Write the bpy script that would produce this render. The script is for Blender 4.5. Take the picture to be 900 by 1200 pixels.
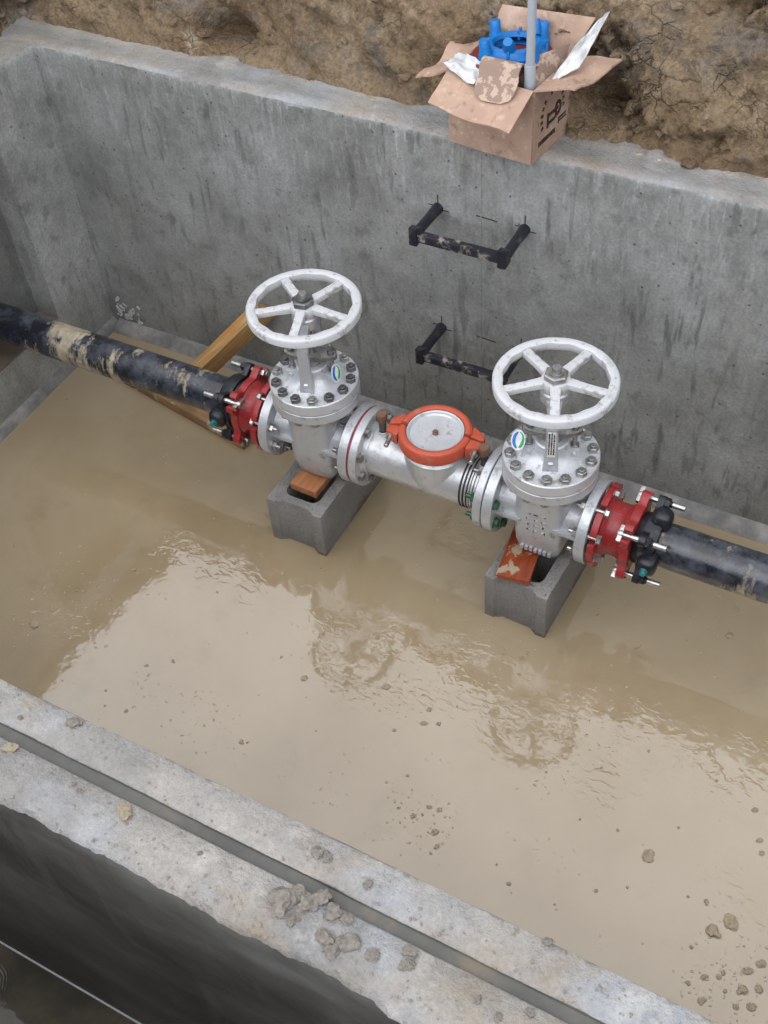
import bpy, bmesh, math, random
import numpy as np
from mathutils import Matrix, Vector, Euler
from mathutils.geometry import tessellate_polygon

for o in list(bpy.data.objects):
    bpy.data.objects.remove(o)
scene = bpy.context.scene
COL = scene.collection
R = math.radians
random.seed(7)

# ------------------------------------------------------------------ camera
cam_data = bpy.data.cameras.new('camera')
cam = bpy.data.objects.new('camera', cam_data)
COL.objects.link(cam)
c_right = Vector((0.8804677, 0.46987954, -0.06316515))
c_up = Vector((-0.3152933, 0.67981344, 0.66215091))
c_fwd = Vector((-0.35407168, 0.56308694, -0.74670365))
mw = Matrix.Identity(4)
for i in range(3):
    mw[i][0] = c_right[i]; mw[i][1] = c_up[i]; mw[i][2] = -c_fwd[i]
mw[0][3], mw[1][3], mw[2][3] = 0.8718, -2.0836, 2.7288
cam.matrix_world = mw
cam_data.sensor_fit = 'VERTICAL'
cam_data.sensor_height = 24.0
cam_data.lens = 24.0 * 1351.793 / 1200.0
cam_data.clip_start = 0.05
cam_data.clip_end = 2000
scene.camera = cam

# ------------------------------------------------------------------ sky, sun, exposure
SUN_EL, SUN_AZ = 58.0, 192.0          # azimuth clockwise from +Y: the brightest part of the cloud is behind the camera
world = bpy.data.worlds.new('World'); scene.world = world; world.use_nodes = True
wn = world.node_tree; wn.nodes.clear()
sky = wn.nodes.new('ShaderNodeTexSky'); sky.sky_type = 'NISHITA'; sky.sun_disc = False
sky.sun_elevation = R(SUN_EL); sky.sun_rotation = R(SUN_AZ)
sky.air_density = 1.0; sky.dust_density = 0.7; sky.ozone_density = 1.0
hs = wn.nodes.new('ShaderNodeHueSaturation'); hs.inputs['Saturation'].default_value = 0.34
bg = wn.nodes.new('ShaderNodeBackground'); bg.inputs['Strength'].default_value = 0.15
wo = wn.nodes.new('ShaderNodeOutputWorld')
wn.links.new(sky.outputs[0], hs.inputs['Color']); wn.links.new(hs.outputs[0], bg.inputs['Color'])
wn.links.new(bg.outputs[0], wo.inputs['Surface'])
sd = bpy.data.lights.new('sun', 'SUN'); sd.energy = 1.5; sd.angle = R(150); sd.color = (1.0, 0.965, 0.92)
sun = bpy.data.objects.new('sun', sd); COL.objects.link(sun)
az, el = R(SUN_AZ), R(SUN_EL)
sdir = Vector((math.sin(az) * math.cos(el), math.cos(az) * math.cos(el), math.sin(el)))
sun.rotation_euler = sdir.to_track_quat('Z', 'Y').to_euler()
sun.location = (0, 0, 6)
vs = scene.view_settings
vs.view_transform = 'Standard'; vs.look = 'None'; vs.gamma = 1.0; vs.use_curve_mapping = False
vs.exposure = 0.95
scene.render.resolution_x, scene.render.resolution_y = 768, 1024
scene.cycles.max_bounces = 5; scene.cycles.diffuse_bounces = 3; scene.cycles.glossy_bounces = 3; scene.cycles.transmission_bounces = 4
scene.cycles.use_adaptive_sampling = True; scene.cycles.adaptive_threshold = .03

# ------------------------------------------------------------------ constants of the place (metres)
YF, H = 0.3907, 1.0957                 # inner face of the far wall, wall top
XL = -1.8024                           # inner face of the left wall
XR = 2.75
YN, G1, G2, YO = -1.4661, -1.5365, -1.5587, -1.6516
PY, PZ, PR = -0.0801, 0.3517, 0.061    # pipe axis and radius
V1X, V2X = -0.578, 0.142               # valve axes

# ------------------------------------------------------------------ noise
def _hash(ix, iy, iz, s=0):
    h = (ix.astype(np.int64) * 374761393 + iy.astype(np.int64) * 668265263 + iz.astype(np.int64) * 2147483647 + s * 974634777) & 0xFFFFFFFF
    h = ((h ^ (h >> 13)) * 1274126177) & 0xFFFFFFFF
    h = ((h ^ (h >> 16)) * 2246822519) & 0xFFFFFFFF
    return ((h ^ (h >> 15)) & 0xFFFFFF) / float(0xFFFFFF)
def vnoise(p, s=0):
    p = np.asarray(p, float); i = np.floor(p); f = p - i; u = f * f * f * (f * (f * 6 - 15) + 10)
    i = i.astype(np.int64); r = 0
    for dx in (0, 1):
        for dy in (0, 1):
            for dz in (0, 1):
                w = (u[:, 0] if dx else 1 - u[:, 0]) * (u[:, 1] if dy else 1 - u[:, 1]) * (u[:, 2] if dz else 1 - u[:, 2])
                r = r + w * _hash(i[:, 0] + dx, i[:, 1] + dy, i[:, 2] + dz, s)
    return r * 2 - 1
def fbm(p, oct=4, s=0, gain=.5):
    p = np.asarray(p, float); a, t, n = 1.0, 0, 0
    for k in range(oct):
        t = t + a * vnoise(p * 2 ** k + 17.3 * k, s + k); n += a; a *= gain
    return t / n
def worley(p, s=0):
    p = np.asarray(p, float); i = np.floor(p).astype(np.int64); d1 = np.full(len(p), 9.0); d2 = d1.copy(); cid = np.zeros(len(p))
    for dx in (-1, 0, 1):
        for dy in (-1, 0, 1):
            for dz in (-1, 0, 1):
                c = i + np.array([dx, dy, dz])
                q = c + np.stack([_hash(c[:, 0], c[:, 1], c[:, 2], s + k) for k in (1, 2, 3)], 1)
                d = np.sqrt(((p - q) ** 2).sum(1))
                nw = d < d1
                d2 = np.where(nw, d1, np.minimum(d2, d)); cid = np.where(nw, _hash(c[:, 0], c[:, 1], c[:, 2], s + 9), cid); d1 = np.where(nw, d, d1)
    return d1, d2, cid

# ------------------------------------------------------------------ materials
class N:
    def __init__(self, name):
        self.m = bpy.data.materials.new(name); self.m.use_nodes = True
        self.t = self.m.node_tree; self.b = self.t.nodes['Principled BSDF']
        self._c = None
    def node(self, typ): return self.t.nodes.new(typ)
    def link(self, a, b): self.t.links.new(a, b)
    def setin(self, sock, v):
        if hasattr(v, 'is_output') or isinstance(v, bpy.types.NodeSocket): self.link(v, sock)
        elif isinstance(v, (tuple, list)) and len(v) == 3 and sock.type == 'RGBA': sock.default_value = (*v, 1)
        else: sock.default_value = v
    def co(self):
        if self._c is None: self._c = self.node('ShaderNodeTexCoord').outputs['Object']
        return self._c
    def map(self, scale=(1, 1, 1), loc=(0, 0, 0), rot=(0, 0, 0), vec=None):
        n = self.node('ShaderNodeMapping'); self.link(vec or self.co(), n.inputs['Vector'])
        n.inputs['Scale'].default_value = scale; n.inputs['Location'].default_value = loc; n.inputs['Rotation'].default_value = rot
        return n.outputs[0]
    def noise(self, scale, detail=4, rough=.55, vec=None, dist=0.0):
        n = self.node('ShaderNodeTexNoise'); self.link(vec or self.co(), n.inputs['Vector'])
        n.inputs['Scale'].default_value = scale; n.inputs['Detail'].default_value = detail
        n.inputs['Roughness'].default_value = rough; n.inputs['Distortion'].default_value = dist
        return n.outputs['Fac']
    def vor(self, scale, feature='F1', vec=None, out='Distance'):
        n = self.node('ShaderNodeTexVoronoi'); n.feature = feature; self.link(vec or self.co(), n.inputs['Vector'])
        n.inputs['Scale'].default_value = scale
        return n.outputs[out]
    def ramp(self, fac, stops):
        n = self.node('ShaderNodeValToRGB'); self.setin(n.inputs['Fac'], fac); e = n.color_ramp.elements
        while len(e) < len(stops): e.new(0.5)
        for k, (p, c) in enumerate(stops):
            e[k].position = p; e[k].color = (*c, 1) if isinstance(c, (tuple, list)) else (c, c, c, 1)
        return n.outputs['Color']
    def mix(self, fac, a, b, mode='MIX'):
        n = self.node('ShaderNodeMix'); n.data_type = 'RGBA'; n.blend_type = mode
        self.setin(n.inputs[0], fac); self.setin(n.inputs[6], a); self.setin(n.inputs[7], b)
        return n.outputs[2]
    def math(self, op, a, b=0.0, clamp=False):
        n = self.node('ShaderNodeMath'); n.operation = op; n.use_clamp = clamp
        self.setin(n.inputs[0], a); self.setin(n.inputs[1], b)
        return n.outputs[0]
    def axis(self, k, vec=None):
        n = self.node('ShaderNodeSeparateXYZ'); self.link(vec or self.co(), n.inputs[0]); return n.outputs[k]
    def rng(self, v, a, b, c=0.0, d=1.0):
        n = self.node('ShaderNodeMapRange'); self.setin(n.inputs[0], v)
        for k, x in enumerate((a, b, c, d)): n.inputs[k + 1].default_value = x
        return n.outputs[0]
    def bump(self, h, strength=.3, dist=.01, normal=None):
        n = self.node('ShaderNodeBump'); n.inputs['Strength'].default_value = strength; n.inputs['Distance'].default_value = dist
        self.link(h, n.inputs['Height'])
        if normal is not None: self.link(normal, n.inputs['Normal'])
        return n.outputs[0]
    def out(self, color=None, rough=None, metal=None, normal=None, spec=None, ior=None, coat=None, trans=None, alpha=None):
        b = self.b.inputs
        if color is not None: self.setin(b['Base Color'], color)
        if rough is not None: self.setin(b['Roughness'], rough)
        if metal is not None: self.setin(b['Metallic'], metal)
        if normal is not None: self.setin(b['Normal'], normal)
        if spec is not None: self.setin(b['Specular IOR Level'], spec)
        if ior is not None: b['IOR'].default_value = ior
        if coat is not None: b['Coat Weight'].default_value = coat[0]; b['Coat Roughness'].default_value = coat[1]; b['Coat IOR'].default_value = coat[2]
        if trans is not None: b['Transmission Weight'].default_value = trans
        if alpha is not None: self.setin(b['Alpha'], alpha)
        return self.m

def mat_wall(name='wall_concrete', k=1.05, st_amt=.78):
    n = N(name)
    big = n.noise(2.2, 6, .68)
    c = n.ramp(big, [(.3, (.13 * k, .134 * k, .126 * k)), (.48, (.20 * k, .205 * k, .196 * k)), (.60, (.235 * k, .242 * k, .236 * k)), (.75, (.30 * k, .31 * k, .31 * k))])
    warm = n.noise(2.1, 3, .5, n.map(loc=(4, 1, 7)))
    c = n.mix(n.ramp(warm, [(.52, 0), (.75, .55)]), c, (.205, .19, .155))
    st = n.noise(1, 3, .55, n.map(scale=(34, 34, 5.5)), .3)
    mask = n.noise(2.6, 2, .5, n.map(loc=(9, 2, 1)))
    f = n.math('MULTIPLY', n.ramp(st, [(.56, 0), (.66, 1)]), n.ramp(mask, [(.38, .10), (.62, st_amt)]))
    c = n.mix(f, c, (.09, .094, .09))
    st2 = n.noise(1, 4, .6, n.map(scale=(75, 75, 13), loc=(3, 3, 3)), .3)
    top = n.rng(n.axis(2), .72, 1.08)
    f2 = n.math('MULTIPLY', n.ramp(st2, [(.54, 0), (.7, .75)]), n.math('ADD', n.math('MULTIPLY', top, .5), .10))
    c = n.mix(f2, c, (.42, .44, .455))
    sp = n.ramp(n.noise(16, 3, .6), [(.60, 0), (.68, .45)])
    c = n.mix(sp, c, (.10, .104, .098))
    vd = n.vor(28); vc = n.vor(28, out='Color')
    hole = n.math('MULTIPLY', n.ramp(vd, [(.05, 1), (.12, 0)]), n.ramp(vc, [(.72, 0), (.76, 1)]))
    c = n.mix(n.math('MULTIPLY', hole, .8), c, (.03, .03, .03))
    fine = n.noise(120, 4, .6)
    c = n.mix(.5, c, n.ramp(fine, [(.3, .3), (.7, .7)]), 'OVERLAY')
    c = n.mix(.45, c, n.ramp(n.noise(11, 5, .7, n.map(loc=(6, 6, 6))), [(.3, .3), (.7, .7)]), 'OVERLAY')
    hgt = n.math('SUBTRACT', n.math('ADD', n.math('MULTIPLY', fine, .25), n.noise(9, 4, .6)), n.math('MULTIPLY', hole, 1.2))
    return n.out(c, n.ramp(big, [(.3, .42), (.7, .62)]), 0, n.bump(hgt, .35, .006), spec=.45)
def mat_top():
    n = N('top_concrete')
    big = n.noise(3.2, 5, .6)
    c = n.ramp(big, [(.32, (.205, .202, .196)), (.5, (.275, .264, .246)), (.68, (.345, .322, .29))])
    bl = n.noise(4.5, 3, .5, n.map(loc=(2, 5, 1)))
    c = n.mix(n.ramp(bl, [(.52, 0), (.66, .6)]), c, (.33, .355, .39))
    wh = n.noise(7, 6, .7, n.map(loc=(8, 5, 1)))
    c = n.mix(n.ramp(wh, [(.57, 0), (.66, .45)]), c, (.48, .465, .435))
    br = n.noise(5, 5, .65, n.map(loc=(1, 9, 4)))
    c = n.mix(n.ramp(br, [(.54, 0), (.68, .65)]), c, (.28, .23, .165))
    y = n.axis(1)
    band = n.math('MULTIPLY', n.rng(y, .425, .445), n.rng(y, .492, .472))
    bandn = n.math('MULTIPLY', band, n.ramp(n.noise(1, 4, .6, n.map(scale=(4, 18, 4))), [(.35, .15), (.6, .75)]))
    c = n.mix(bandn, c, (.21, .215, .205))
    sp = n.noise(55, 4, .7)
    c = n.mix(n.ramp(sp, [(.60, 0), (.68, .6)]), c, (.15, .135, .11))
    c = n.mix(.28, c, n.ramp(n.noise(150, 4, .7), [(.3, .3), (.7, .7)]), 'OVERLAY')
    c = n.mix(.35, c, n.ramp(n.noise(13, 6, .72, n.map(loc=(3, 2, 2))), [(.3, .25), (.7, .75)]), 'OVERLAY')
    h = n.math('ADD', n.noise(30, 6, .7), n.math('MULTIPLY', n.noise(140, 3, .6), .3))
    return n.out(c, n.ramp(big, [(.3, .55), (.7, .8)]), 0, n.bump(h, .9, .010), spec=.3)
def mat_damp_shaded():  # outer face is wet, and the trench shade is painted into its dark colour
    n = N('damp_shaded_concrete')
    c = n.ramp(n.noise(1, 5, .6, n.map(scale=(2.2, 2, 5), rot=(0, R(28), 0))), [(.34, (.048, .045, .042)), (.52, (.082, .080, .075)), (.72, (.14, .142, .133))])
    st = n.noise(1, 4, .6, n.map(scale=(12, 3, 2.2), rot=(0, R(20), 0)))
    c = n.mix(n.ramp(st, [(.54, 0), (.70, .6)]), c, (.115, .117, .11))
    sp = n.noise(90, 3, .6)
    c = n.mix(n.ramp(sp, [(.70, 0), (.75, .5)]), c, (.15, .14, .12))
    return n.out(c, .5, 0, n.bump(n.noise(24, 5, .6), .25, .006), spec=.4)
def mat_groove():
    n = N('wet_keyway')
    c = n.ramp(n.noise(9, 5, .65), [(.35, (.062, .062, .055)), (.55, (.090, .089, .078)), (.70, (.15, .122, .085))])
    return n.out(c, .38, 0, n.bump(n.noise(60, 4, .6), .25, .003), spec=.5)
def mat_sill():
    n = N('muddy_concrete')
    c = n.ramp(n.noise(7, 5, .6), [(.35, (.13, .10, .075)), (.6, (.19, .155, .12)), (.75, (.24, .21, .17))])
    return n.out(c, .6, 0, n.bump(n.noise(40, 5, .6), .4, .006))
def mat_fillet():
    n = N('mortar')
    c = n.ramp(n.noise(14, 6, .65), [(.35, (.13, .13, .125)), (.52, (.21, .205, .195)), (.7, (.33, .31, .28))])
    return n.out(c, .6, 0, n.bump(n.noise(50, 5, .65), .5, .006))
def mat_clay():
    n = N('clay')
    w = n.map(scale=(1, 1, 1.25))
    big = n.noise(3.0, 5, .62)
    c = n.ramp(big, [(.30, (.140, .092, .052)), (.48, (.245, .172, .102)), (.62, (.305, .226, .142)), (.78, (.40, .32, .22))])
    gr = n.noise(5.5, 5, .65, n.map(loc=(5, 3, 2)))
    c = n.mix(n.ramp(gr, [(.53, 0), (.66, .8)]), c, (.20, .18, .155))
    pale = n.noise(9, 6, .7, n.map(loc=(2, 8, 6)))
    c = n.mix(n.ramp(pale, [(.57, 0), (.70, .75)]), c, (.48, .41, .30))
    dk = n.noise(22, 5, .7)
    c = n.mix(n.ramp(dk, [(.30, .65), (.44, 0)]), c, (.055, .036, .020))
    c = n.mix(.5, c, n.ramp(n.noise(75, 5, .72), [(.32, .15), (.5, .5), (.68, .85)]), 'OVERLAY')
    wob = n.node('ShaderNodeVectorMath'); wob.operation = 'ADD'
    nz = n.node('ShaderNodeTexNoise'); nz.inputs['Scale'].default_value = 7; nz.inputs['Detail'].default_value = 4
    n.link(w, nz.inputs['Vector'])
    sc = n.node('ShaderNodeVectorMath'); sc.operation = 'SCALE'; sc.inputs['Scale'].default_value = .22
    n.link(nz.outputs['Color'], sc.inputs[0]); n.link(w, wob.inputs[0]); n.link(sc.outputs[0], wob.inputs[1])
    cr = n.vor(13, 'DISTANCE_TO_EDGE', wob.outputs[0])
    crm = n.math('MULTIPLY', n.ramp(cr, [(.0, 1), (.030, 0)]), n.ramp(n.noise(4, 3, .5, n.map(loc=(7, 7, 1))), [(.54, 0), (.66, .7)]))
    c = n.mix(n.math('MULTIPLY', crm, .35), c, (.03, .02, .012))
    h = n.math('SUBTRACT', n.math('ADD', n.noise(28, 8, .68), n.math('MULTIPLY', n.noise(90, 4, .65), .4)), n.math('MULTIPLY', crm, .8))
    return n.out(c, n.ramp(gr, [(.3, .5), (.7, .85)]), 0, n.bump(h, 1.0, .03), spec=.3)
def mat_mud():
    n = N('muddy_water')
    big = n.noise(1.5, 4, .55)
    c = n.ramp(big, [(.32, (.285, .216, .126)), (.5, (.34, .265, .162)), (.7, (.38, .305, .20))])
    d = n.noise(5, 5, .6, n.map(loc=(3, 6, 0)))
    c = n.mix(n.ramp(d, [(.58, 0), (.74, .4)]), c, (.22, .168, .107))
    blob = None
    for bx_, by_, br_ in ((-.25, -.55, .24), (-.02, -.55, .17), (.27, -.50, .22), (-1.20, -.80, .22), (.08, -.36, .16), (.80, -.40, .20), (-.72, -.48, .14), (.50, -.38, .16), (-.12, -.05, .16), (1.0, -.75, .2), (-.95, -.45, .12), (.55, -.62, .14)):
        vm = n.node('ShaderNodeVectorMath'); vm.operation = 'DISTANCE'; n.link(n.co(), vm.inputs[0]); vm.inputs[1].default_value = (bx_, by_, 0)
        f_ = n.rng(vm.outputs['Value'], br_, br_ * .25)
        blob = f_ if blob is None else n.math('MAXIMUM', blob, f_)
    m1 = n.math('MULTIPLY', blob, n.ramp(n.noise(7, 3, .6, n.map(loc=(1.3, 4.2, 0))), [(.42, 0), (.56, 1)]))
    wvn = n.noise(24, 2, .55, n.map(scale=(1, 1.8, 1), rot=(0, 0, R(28))), .5)
    wv = n.math('MULTIPLY', n.ramp(wvn, [(.45, 0), (.60, 1)]), m1)
    lump = n.math('MULTIPLY', n.ramp(n.noise(75, 2, .5), [(.65, 0), (.74, 1)]), n.ramp(n.noise(4.2, 3, .5, n.map(loc=(8, 2, 0))), [(.54, 0), (.64, 1)]))
    soft = n.noise(9, 3, .55)
    h = n.math('ADD', n.math('ADD', n.math('MULTIPLY', wv, .0006), n.math('MULTIPLY', lump, .0016)), n.math('MULTIPLY', soft, .0008))
    return n.out(c, .05, 0, n.bump(h, 1.0, 1.0), ior=2.05)
def mat_puddle():
    n = N('puddle_water')
    c = n.ramp(n.noise(7, 4, .6), [(.35, (.04, .037, .026)), (.55, (.075, .064, .043)), (.75, (.11, .095, .07))])
    wv = n.node('ShaderNodeTexWave'); wv.wave_type = 'RINGS'; wv.rings_direction = 'Z'
    n.link(n.map(loc=(0.585, 1.755, 0)), wv.inputs['Vector']); wv.inputs['Scale'].default_value = 38; wv.inputs['Distortion'].default_value = 2.5
    v = n.node('ShaderNodeVectorMath'); v.operation = 'LENGTH'; n.link(n.map(loc=(0.585, 1.755, 0)), v.inputs[0])
    fall = n.rng(v.outputs['Value'], .0, .09, 1, 0)
    h = n.math('ADD', n.math('MULTIPLY', n.math('MULTIPLY', wv.outputs['Fac'], fall), .0005), n.math('MULTIPLY', n.noise(12, 2, .5), .0008))
    return n.out(c, .03, 0, n.bump(h, 1.0, 1.0), ior=1.45)
def mat_paint(name, col, rough=.4, metal=0.0, dirt=(.16, .13, .10), amt=.5, scale=22, bumpy=.12, coat=None, edge=.66):
    n = N(name)
    v = n.noise(6, 4, .6)
    c = n.mix(n.ramp(v, [(.3, .0), (.7, .35)]), col, tuple(x * .72 for x in col))
    d = n.noise(scale, 6, .68, n.map(loc=(3, 1, 5)))
    c = n.mix(n.ramp(d, [(edge - .06, 0), (edge + .03, amt)]), c, dirt)
    sp = n.noise(150, 2, .5)
    c = n.mix(n.ramp(sp, [(.70, 0), (.75, amt)]), c, tuple(x * .5 for x in dirt))
    return n.out(c, n.ramp(d, [(.4, rough), (.7, min(1, rough + .3))]), metal, n.bump(n.noise(90, 4, .6), bumpy, .003), coat=coat)
def mat_steel(name, col=(.62, .62, .61), rough=.28):
    n = N(name)
    c = n.ramp(n.noise(60, 4, .6), [(.35, tuple(x * .65 for x in col)), (.6, col)])
    return n.out(c, n.ramp(n.noise(40, 3, .6), [(.3, rough), (.7, rough + .2)]), 1.0, n.bump(n.noise(200, 2, .5), .1, .001))
def mat_pipe():
    n = N('muddy_black_pipe')
    x = n.axis(0)
    v = n.noise(9, 6, .7, n.map(scale=(1, 1, .55)))
    drip = n.noise(1, 5, .65, n.map(scale=(26, 12, 6), loc=(2, 2, 2)))
    base = n.ramp(n.noise(12, 5, .6), [(.35, (.008, .009, .012)), (.6, (.014, .017, .028)), (.8, (.03, .036, .055))])
    sky_sheen = n.ramp(n.noise(14, 6, .7, n.map(loc=(4, 4, 1))), [(.44, 0), (.66, .5)])  # bluish sky sheen painted into the pipe colour in patches
    c = n.mix(sky_sheen, base, (.13, .145, .175))
    band = n.math('MULTIPLY', n.rng(x, -1.62, -1.55), n.rng(x, -1.36, -1.43))
    b2 = n.math('MULTIPLY', n.rng(x, .66, .74), n.rng(x, .90, .80))
    bands = n.math('ADD', n.math('MULTIPLY', band, .105), n.math('MULTIPLY', b2, .035))
    low = n.rng(n.axis(2), .00, -.055, 0, .05)
    mud = n.ramp(n.math('ADD', n.math('ADD', n.math('MULTIPLY', v, .55), n.math('MULTIPLY', drip, .45)), n.math('ADD', bands, low)), [(.545, 0), (.615, 1)])
    c = n.mix(mud, c, n.ramp(n.noise(40, 4, .6), [(.3, (.25, .205, .135)), (.7, (.43, .375, .275))]))
    h = n.math('ADD', n.math('MULTIPLY', mud, .6), n.math('MULTIPLY', n.noise(60, 5, .65), .35))
    return n.out(c, n.math('ADD', n.math('MULTIPLY', mud, .4), .2), 0, n.bump(h, .7, .004), spec=.7)
def mat_wood(name, a, b, stain=None, samt=0.0, mud=0.0, rough=.5, spec=.45):
    n = N(name)
    g = n.noise(1, 5, .6, n.map(scale=(5, 70, 70)), .6)
    c = n.ramp(g, [(.32, a), (.66, b)])
    if stain is not None:
        c = n.mix(n.ramp(n.noise(9, 4, .6, n.map(scale=(.7, 1.5, 1.5), loc=(1, 2, 3))), [(.45, 0), (.62, samt)]), c, stain)
    if mud: c = n.mix(n.ramp(n.noise(14, 6, .65, n.map(loc=(6, 1, 3))), [(.62 - mud * .15, 0), (.65 - mud * .15, .9)]), c, (.40, .335, .235))
    kn = n.noise(48, 3, .5)
    c = n.mix(n.ramp(kn, [(.70, 0), (.76, .6)]), c, tuple(x * .25 for x in a))
    return n.out(c, rough, 0, n.bump(g, .3, .003), spec=spec)
def mat_card(name='cardboard', k=1.0):
    n = N(name)
    c = n.ramp(n.noise(9, 5, .6), [(.3, (.30 * k, .195 * k, .150 * k)), (.55, (.375 * k, .258 * k, .192 * k)), (.75, (.50 * k, .375 * k, .31 * k))])
    c = n.mix(n.ramp(n.noise(45, 6, .7), [(.56, 0), (.66, .55)]), c, (.55, .435, .35))
    c = n.mix(n.ramp(n.noise(26, 5, .7, n.map(loc=(3, 3, 1))), [(.56, 0), (.68, .7)]), c, (.20, .135, .092))
    wv = n.noise(1, 2, .5, n.map(scale=(8, 8, 120)))
    return n.out(c, .8, 0, n.bump(n.math('ADD', n.noise(30, 4, .6), n.math('MULTIPLY', wv, .4)), .25, .004), spec=.2)
def mat_peeled():
    n = N('peeled_cardboard')
    f = n.ramp(n.noise(38, 5, .65), [(.50, 0), (.54, 1)])
    c = n.mix(f, (.265, .19, .15), (.45, .335, .265))
    return n.out(c, .8, 0, n.bump(f, .4, .002), spec=.2)
def mat_bag():
    n = N('plastic_bag')
    c = n.ramp(n.noise(30, 5, .6), [(.35, (.55, .56, .57)), (.6, (.78, .79, .79)), (.8, (.62, .58, .50))])
    return n.out(c, .3, 0, n.bump(n.noise(35, 4, .6), .4, .006), trans=.25)
def mat_block():
    n = N('concrete_block')
    c = n.ramp(n.noise(7, 5, .6), [(.3, (.20, .194, .184)), (.6, (.285, .278, .265)), (.75, (.345, .335, .32))])
    g = n.noise(230, 3, .7)
    c = n.mix(.45, c, n.ramp(g, [(.3, .28), (.7, .72)]), 'OVERLAY')
    md = n.math('ADD', n.noise(14, 5, .65), n.rng(n.axis(2), .07, .0, 0, .25))
    c = n.mix(n.ramp(md, [(.68, 0), (.76, .85)]), c, (.17, .135, .09))
    hole = n.ramp(n.vor(130), [(.12, 0), (.3, 1)])
    return n.out(c, .9, 0, n.bump(n.math('ADD', g, hole), .9, .004), spec=.2)
def mat_stone(name, a, b, rough=.7):
    n = N(name)
    c = n.ramp(n.noise(1.8, 6, .7), [(.3, a), (.7, b)])
    return n.out(c, rough, 0, n.bump(n.noise(3.2, 6, .7), .7, .006))
def mat_flat(name, col, rough=.5, metal=0.0):
    n = N(name)
    c = n.ramp(n.noise(70, 3, .6), [(.3, tuple(x * .8 for x in col)), (.65, col)])
    return n.out(c, rough, metal)

M = dict(
    wall=mat_wall(), lit_wall=mat_wall('lit_wall_concrete', 1.42, .3), shaded_wall=mat_wall('shaded_wall_concrete', .68, .5), top=mat_top(), damp_shaded=mat_damp_shaded(), groove=mat_groove(), sill=mat_sill(), fillet=mat_fillet(),
    clay=mat_clay(), mud=mat_mud(), puddle=mat_puddle(),
    silver=mat_paint('silver_paint', (.55, .57, .595), .32, .5, (.25, .23, .20), .7, 26, .4, edge=.63),
    silver_top=mat_paint('pale_silver_paint', (.62, .64, .665), .34, .45, (.28, .26, .23), .7, 26, .35, edge=.63),
    wheel=mat_paint('white_wheel_paint', (.56, .57, .585), .40, .12, (.22, .205, .18), .75, 30, .5, edge=.61),
    tee=mat_paint('smooth_silver_paint', (.58, .595, .61), .30, .55, (.27, .24, .20), .6, 26, .2, edge=.64),
    red=mat_paint('red_epoxy', (.30, .022, .024), .24, 0, (.22, .12, .095), .6, 28, .3, edge=.64),
    orange=mat_paint('orange_enamel', (.50, .085, .042), .40, 0, (.34, .20, .15), .65, 26, .3, edge=.62),
    black=mat_paint('black_coated_iron', (.010, .012, .018), .3, 0, (.10, .09, .075), .6, 26, .4, edge=.62),
    blue=mat_paint('blue_epoxy', (.003, .155, .47), .33, 0, (.45, .40, .33), .5, 60, .1, edge=.72),
    steel=mat_steel('bright_steel'), dull=mat_steel('dark_steel', (.22, .22, .22), .38), zinc=mat_steel('zinc_steel', (.42, .42, .41), .35),
    green=mat_paint('green_coated_nut', (.035, .115, .06), .35, .3, (.15, .14, .12), .5),
    teal=mat_flat('teal_cap', (.02, .19, .20), .4), brown=mat_flat('brown_cap', (.19, .10, .06), .5),
    gasket=mat_flat('red_gasket', (.34, .02, .05), .5), rubber=mat_flat('rubber', (.02, .02, .022), .6),
    maroon=mat_flat('maroon_plate', (.17, .022, .022), .45),
    pipe=mat_pipe(), pole=mat_paint('grey_plastic', (.33, .36, .40), .4, 0, (.45, .43, .40), .4, 40, .05),
    timber=mat_wood('yellow_timber', (.27, .15, .050), (.50, .32, .135), (.48, .17, .03), .6),
    plank=mat_wood('pale_plank', (.21, .11, .045), (.40, .245, .115), (.16, .09, .045), .7, .25),
    board1=mat_wood('tan_board', (.30, .115, .045), (.47, .215, .10), (.22, .085, .04), .6),
    board2=mat_wood('red_board', (.20, .035, .012), (.33, .075, .022), (.26, .035, .03), .7, .42, .32),
    card=mat_card(), card_in=mat_card('cardboard_inside', 1.12), peeled=mat_peeled(), bag=mat_bag(), block=mat_block(),
    ink=mat_flat('black_ink', (.045, .025, .018), .8), white=mat_flat('white_print', (.75, .76, .77), .4), logo_blue=mat_flat('blue_print', (.01, .16, .52), .4), logo_green=mat_flat('green_print', (.01, .36, .12), .4),
    clod=mat_stone('wet_mud_clod', (.33, .262, .172), (.46, .38, .27), .3), drystone=mat_stone('grey_mud_clod', (.15, .132, .11), (.31, .28, .24), .7),
    tanstone=mat_stone('tan_clod', (.26, .215, .145), (.40, .34, .25), .8), mortar_white=mat_stone('white_mortar', (.38, .38, .38), (.66, .66, .65), .8),
    pale=mat_flat('pale_glint', (.50, .51, .54), .5),
)

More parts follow.
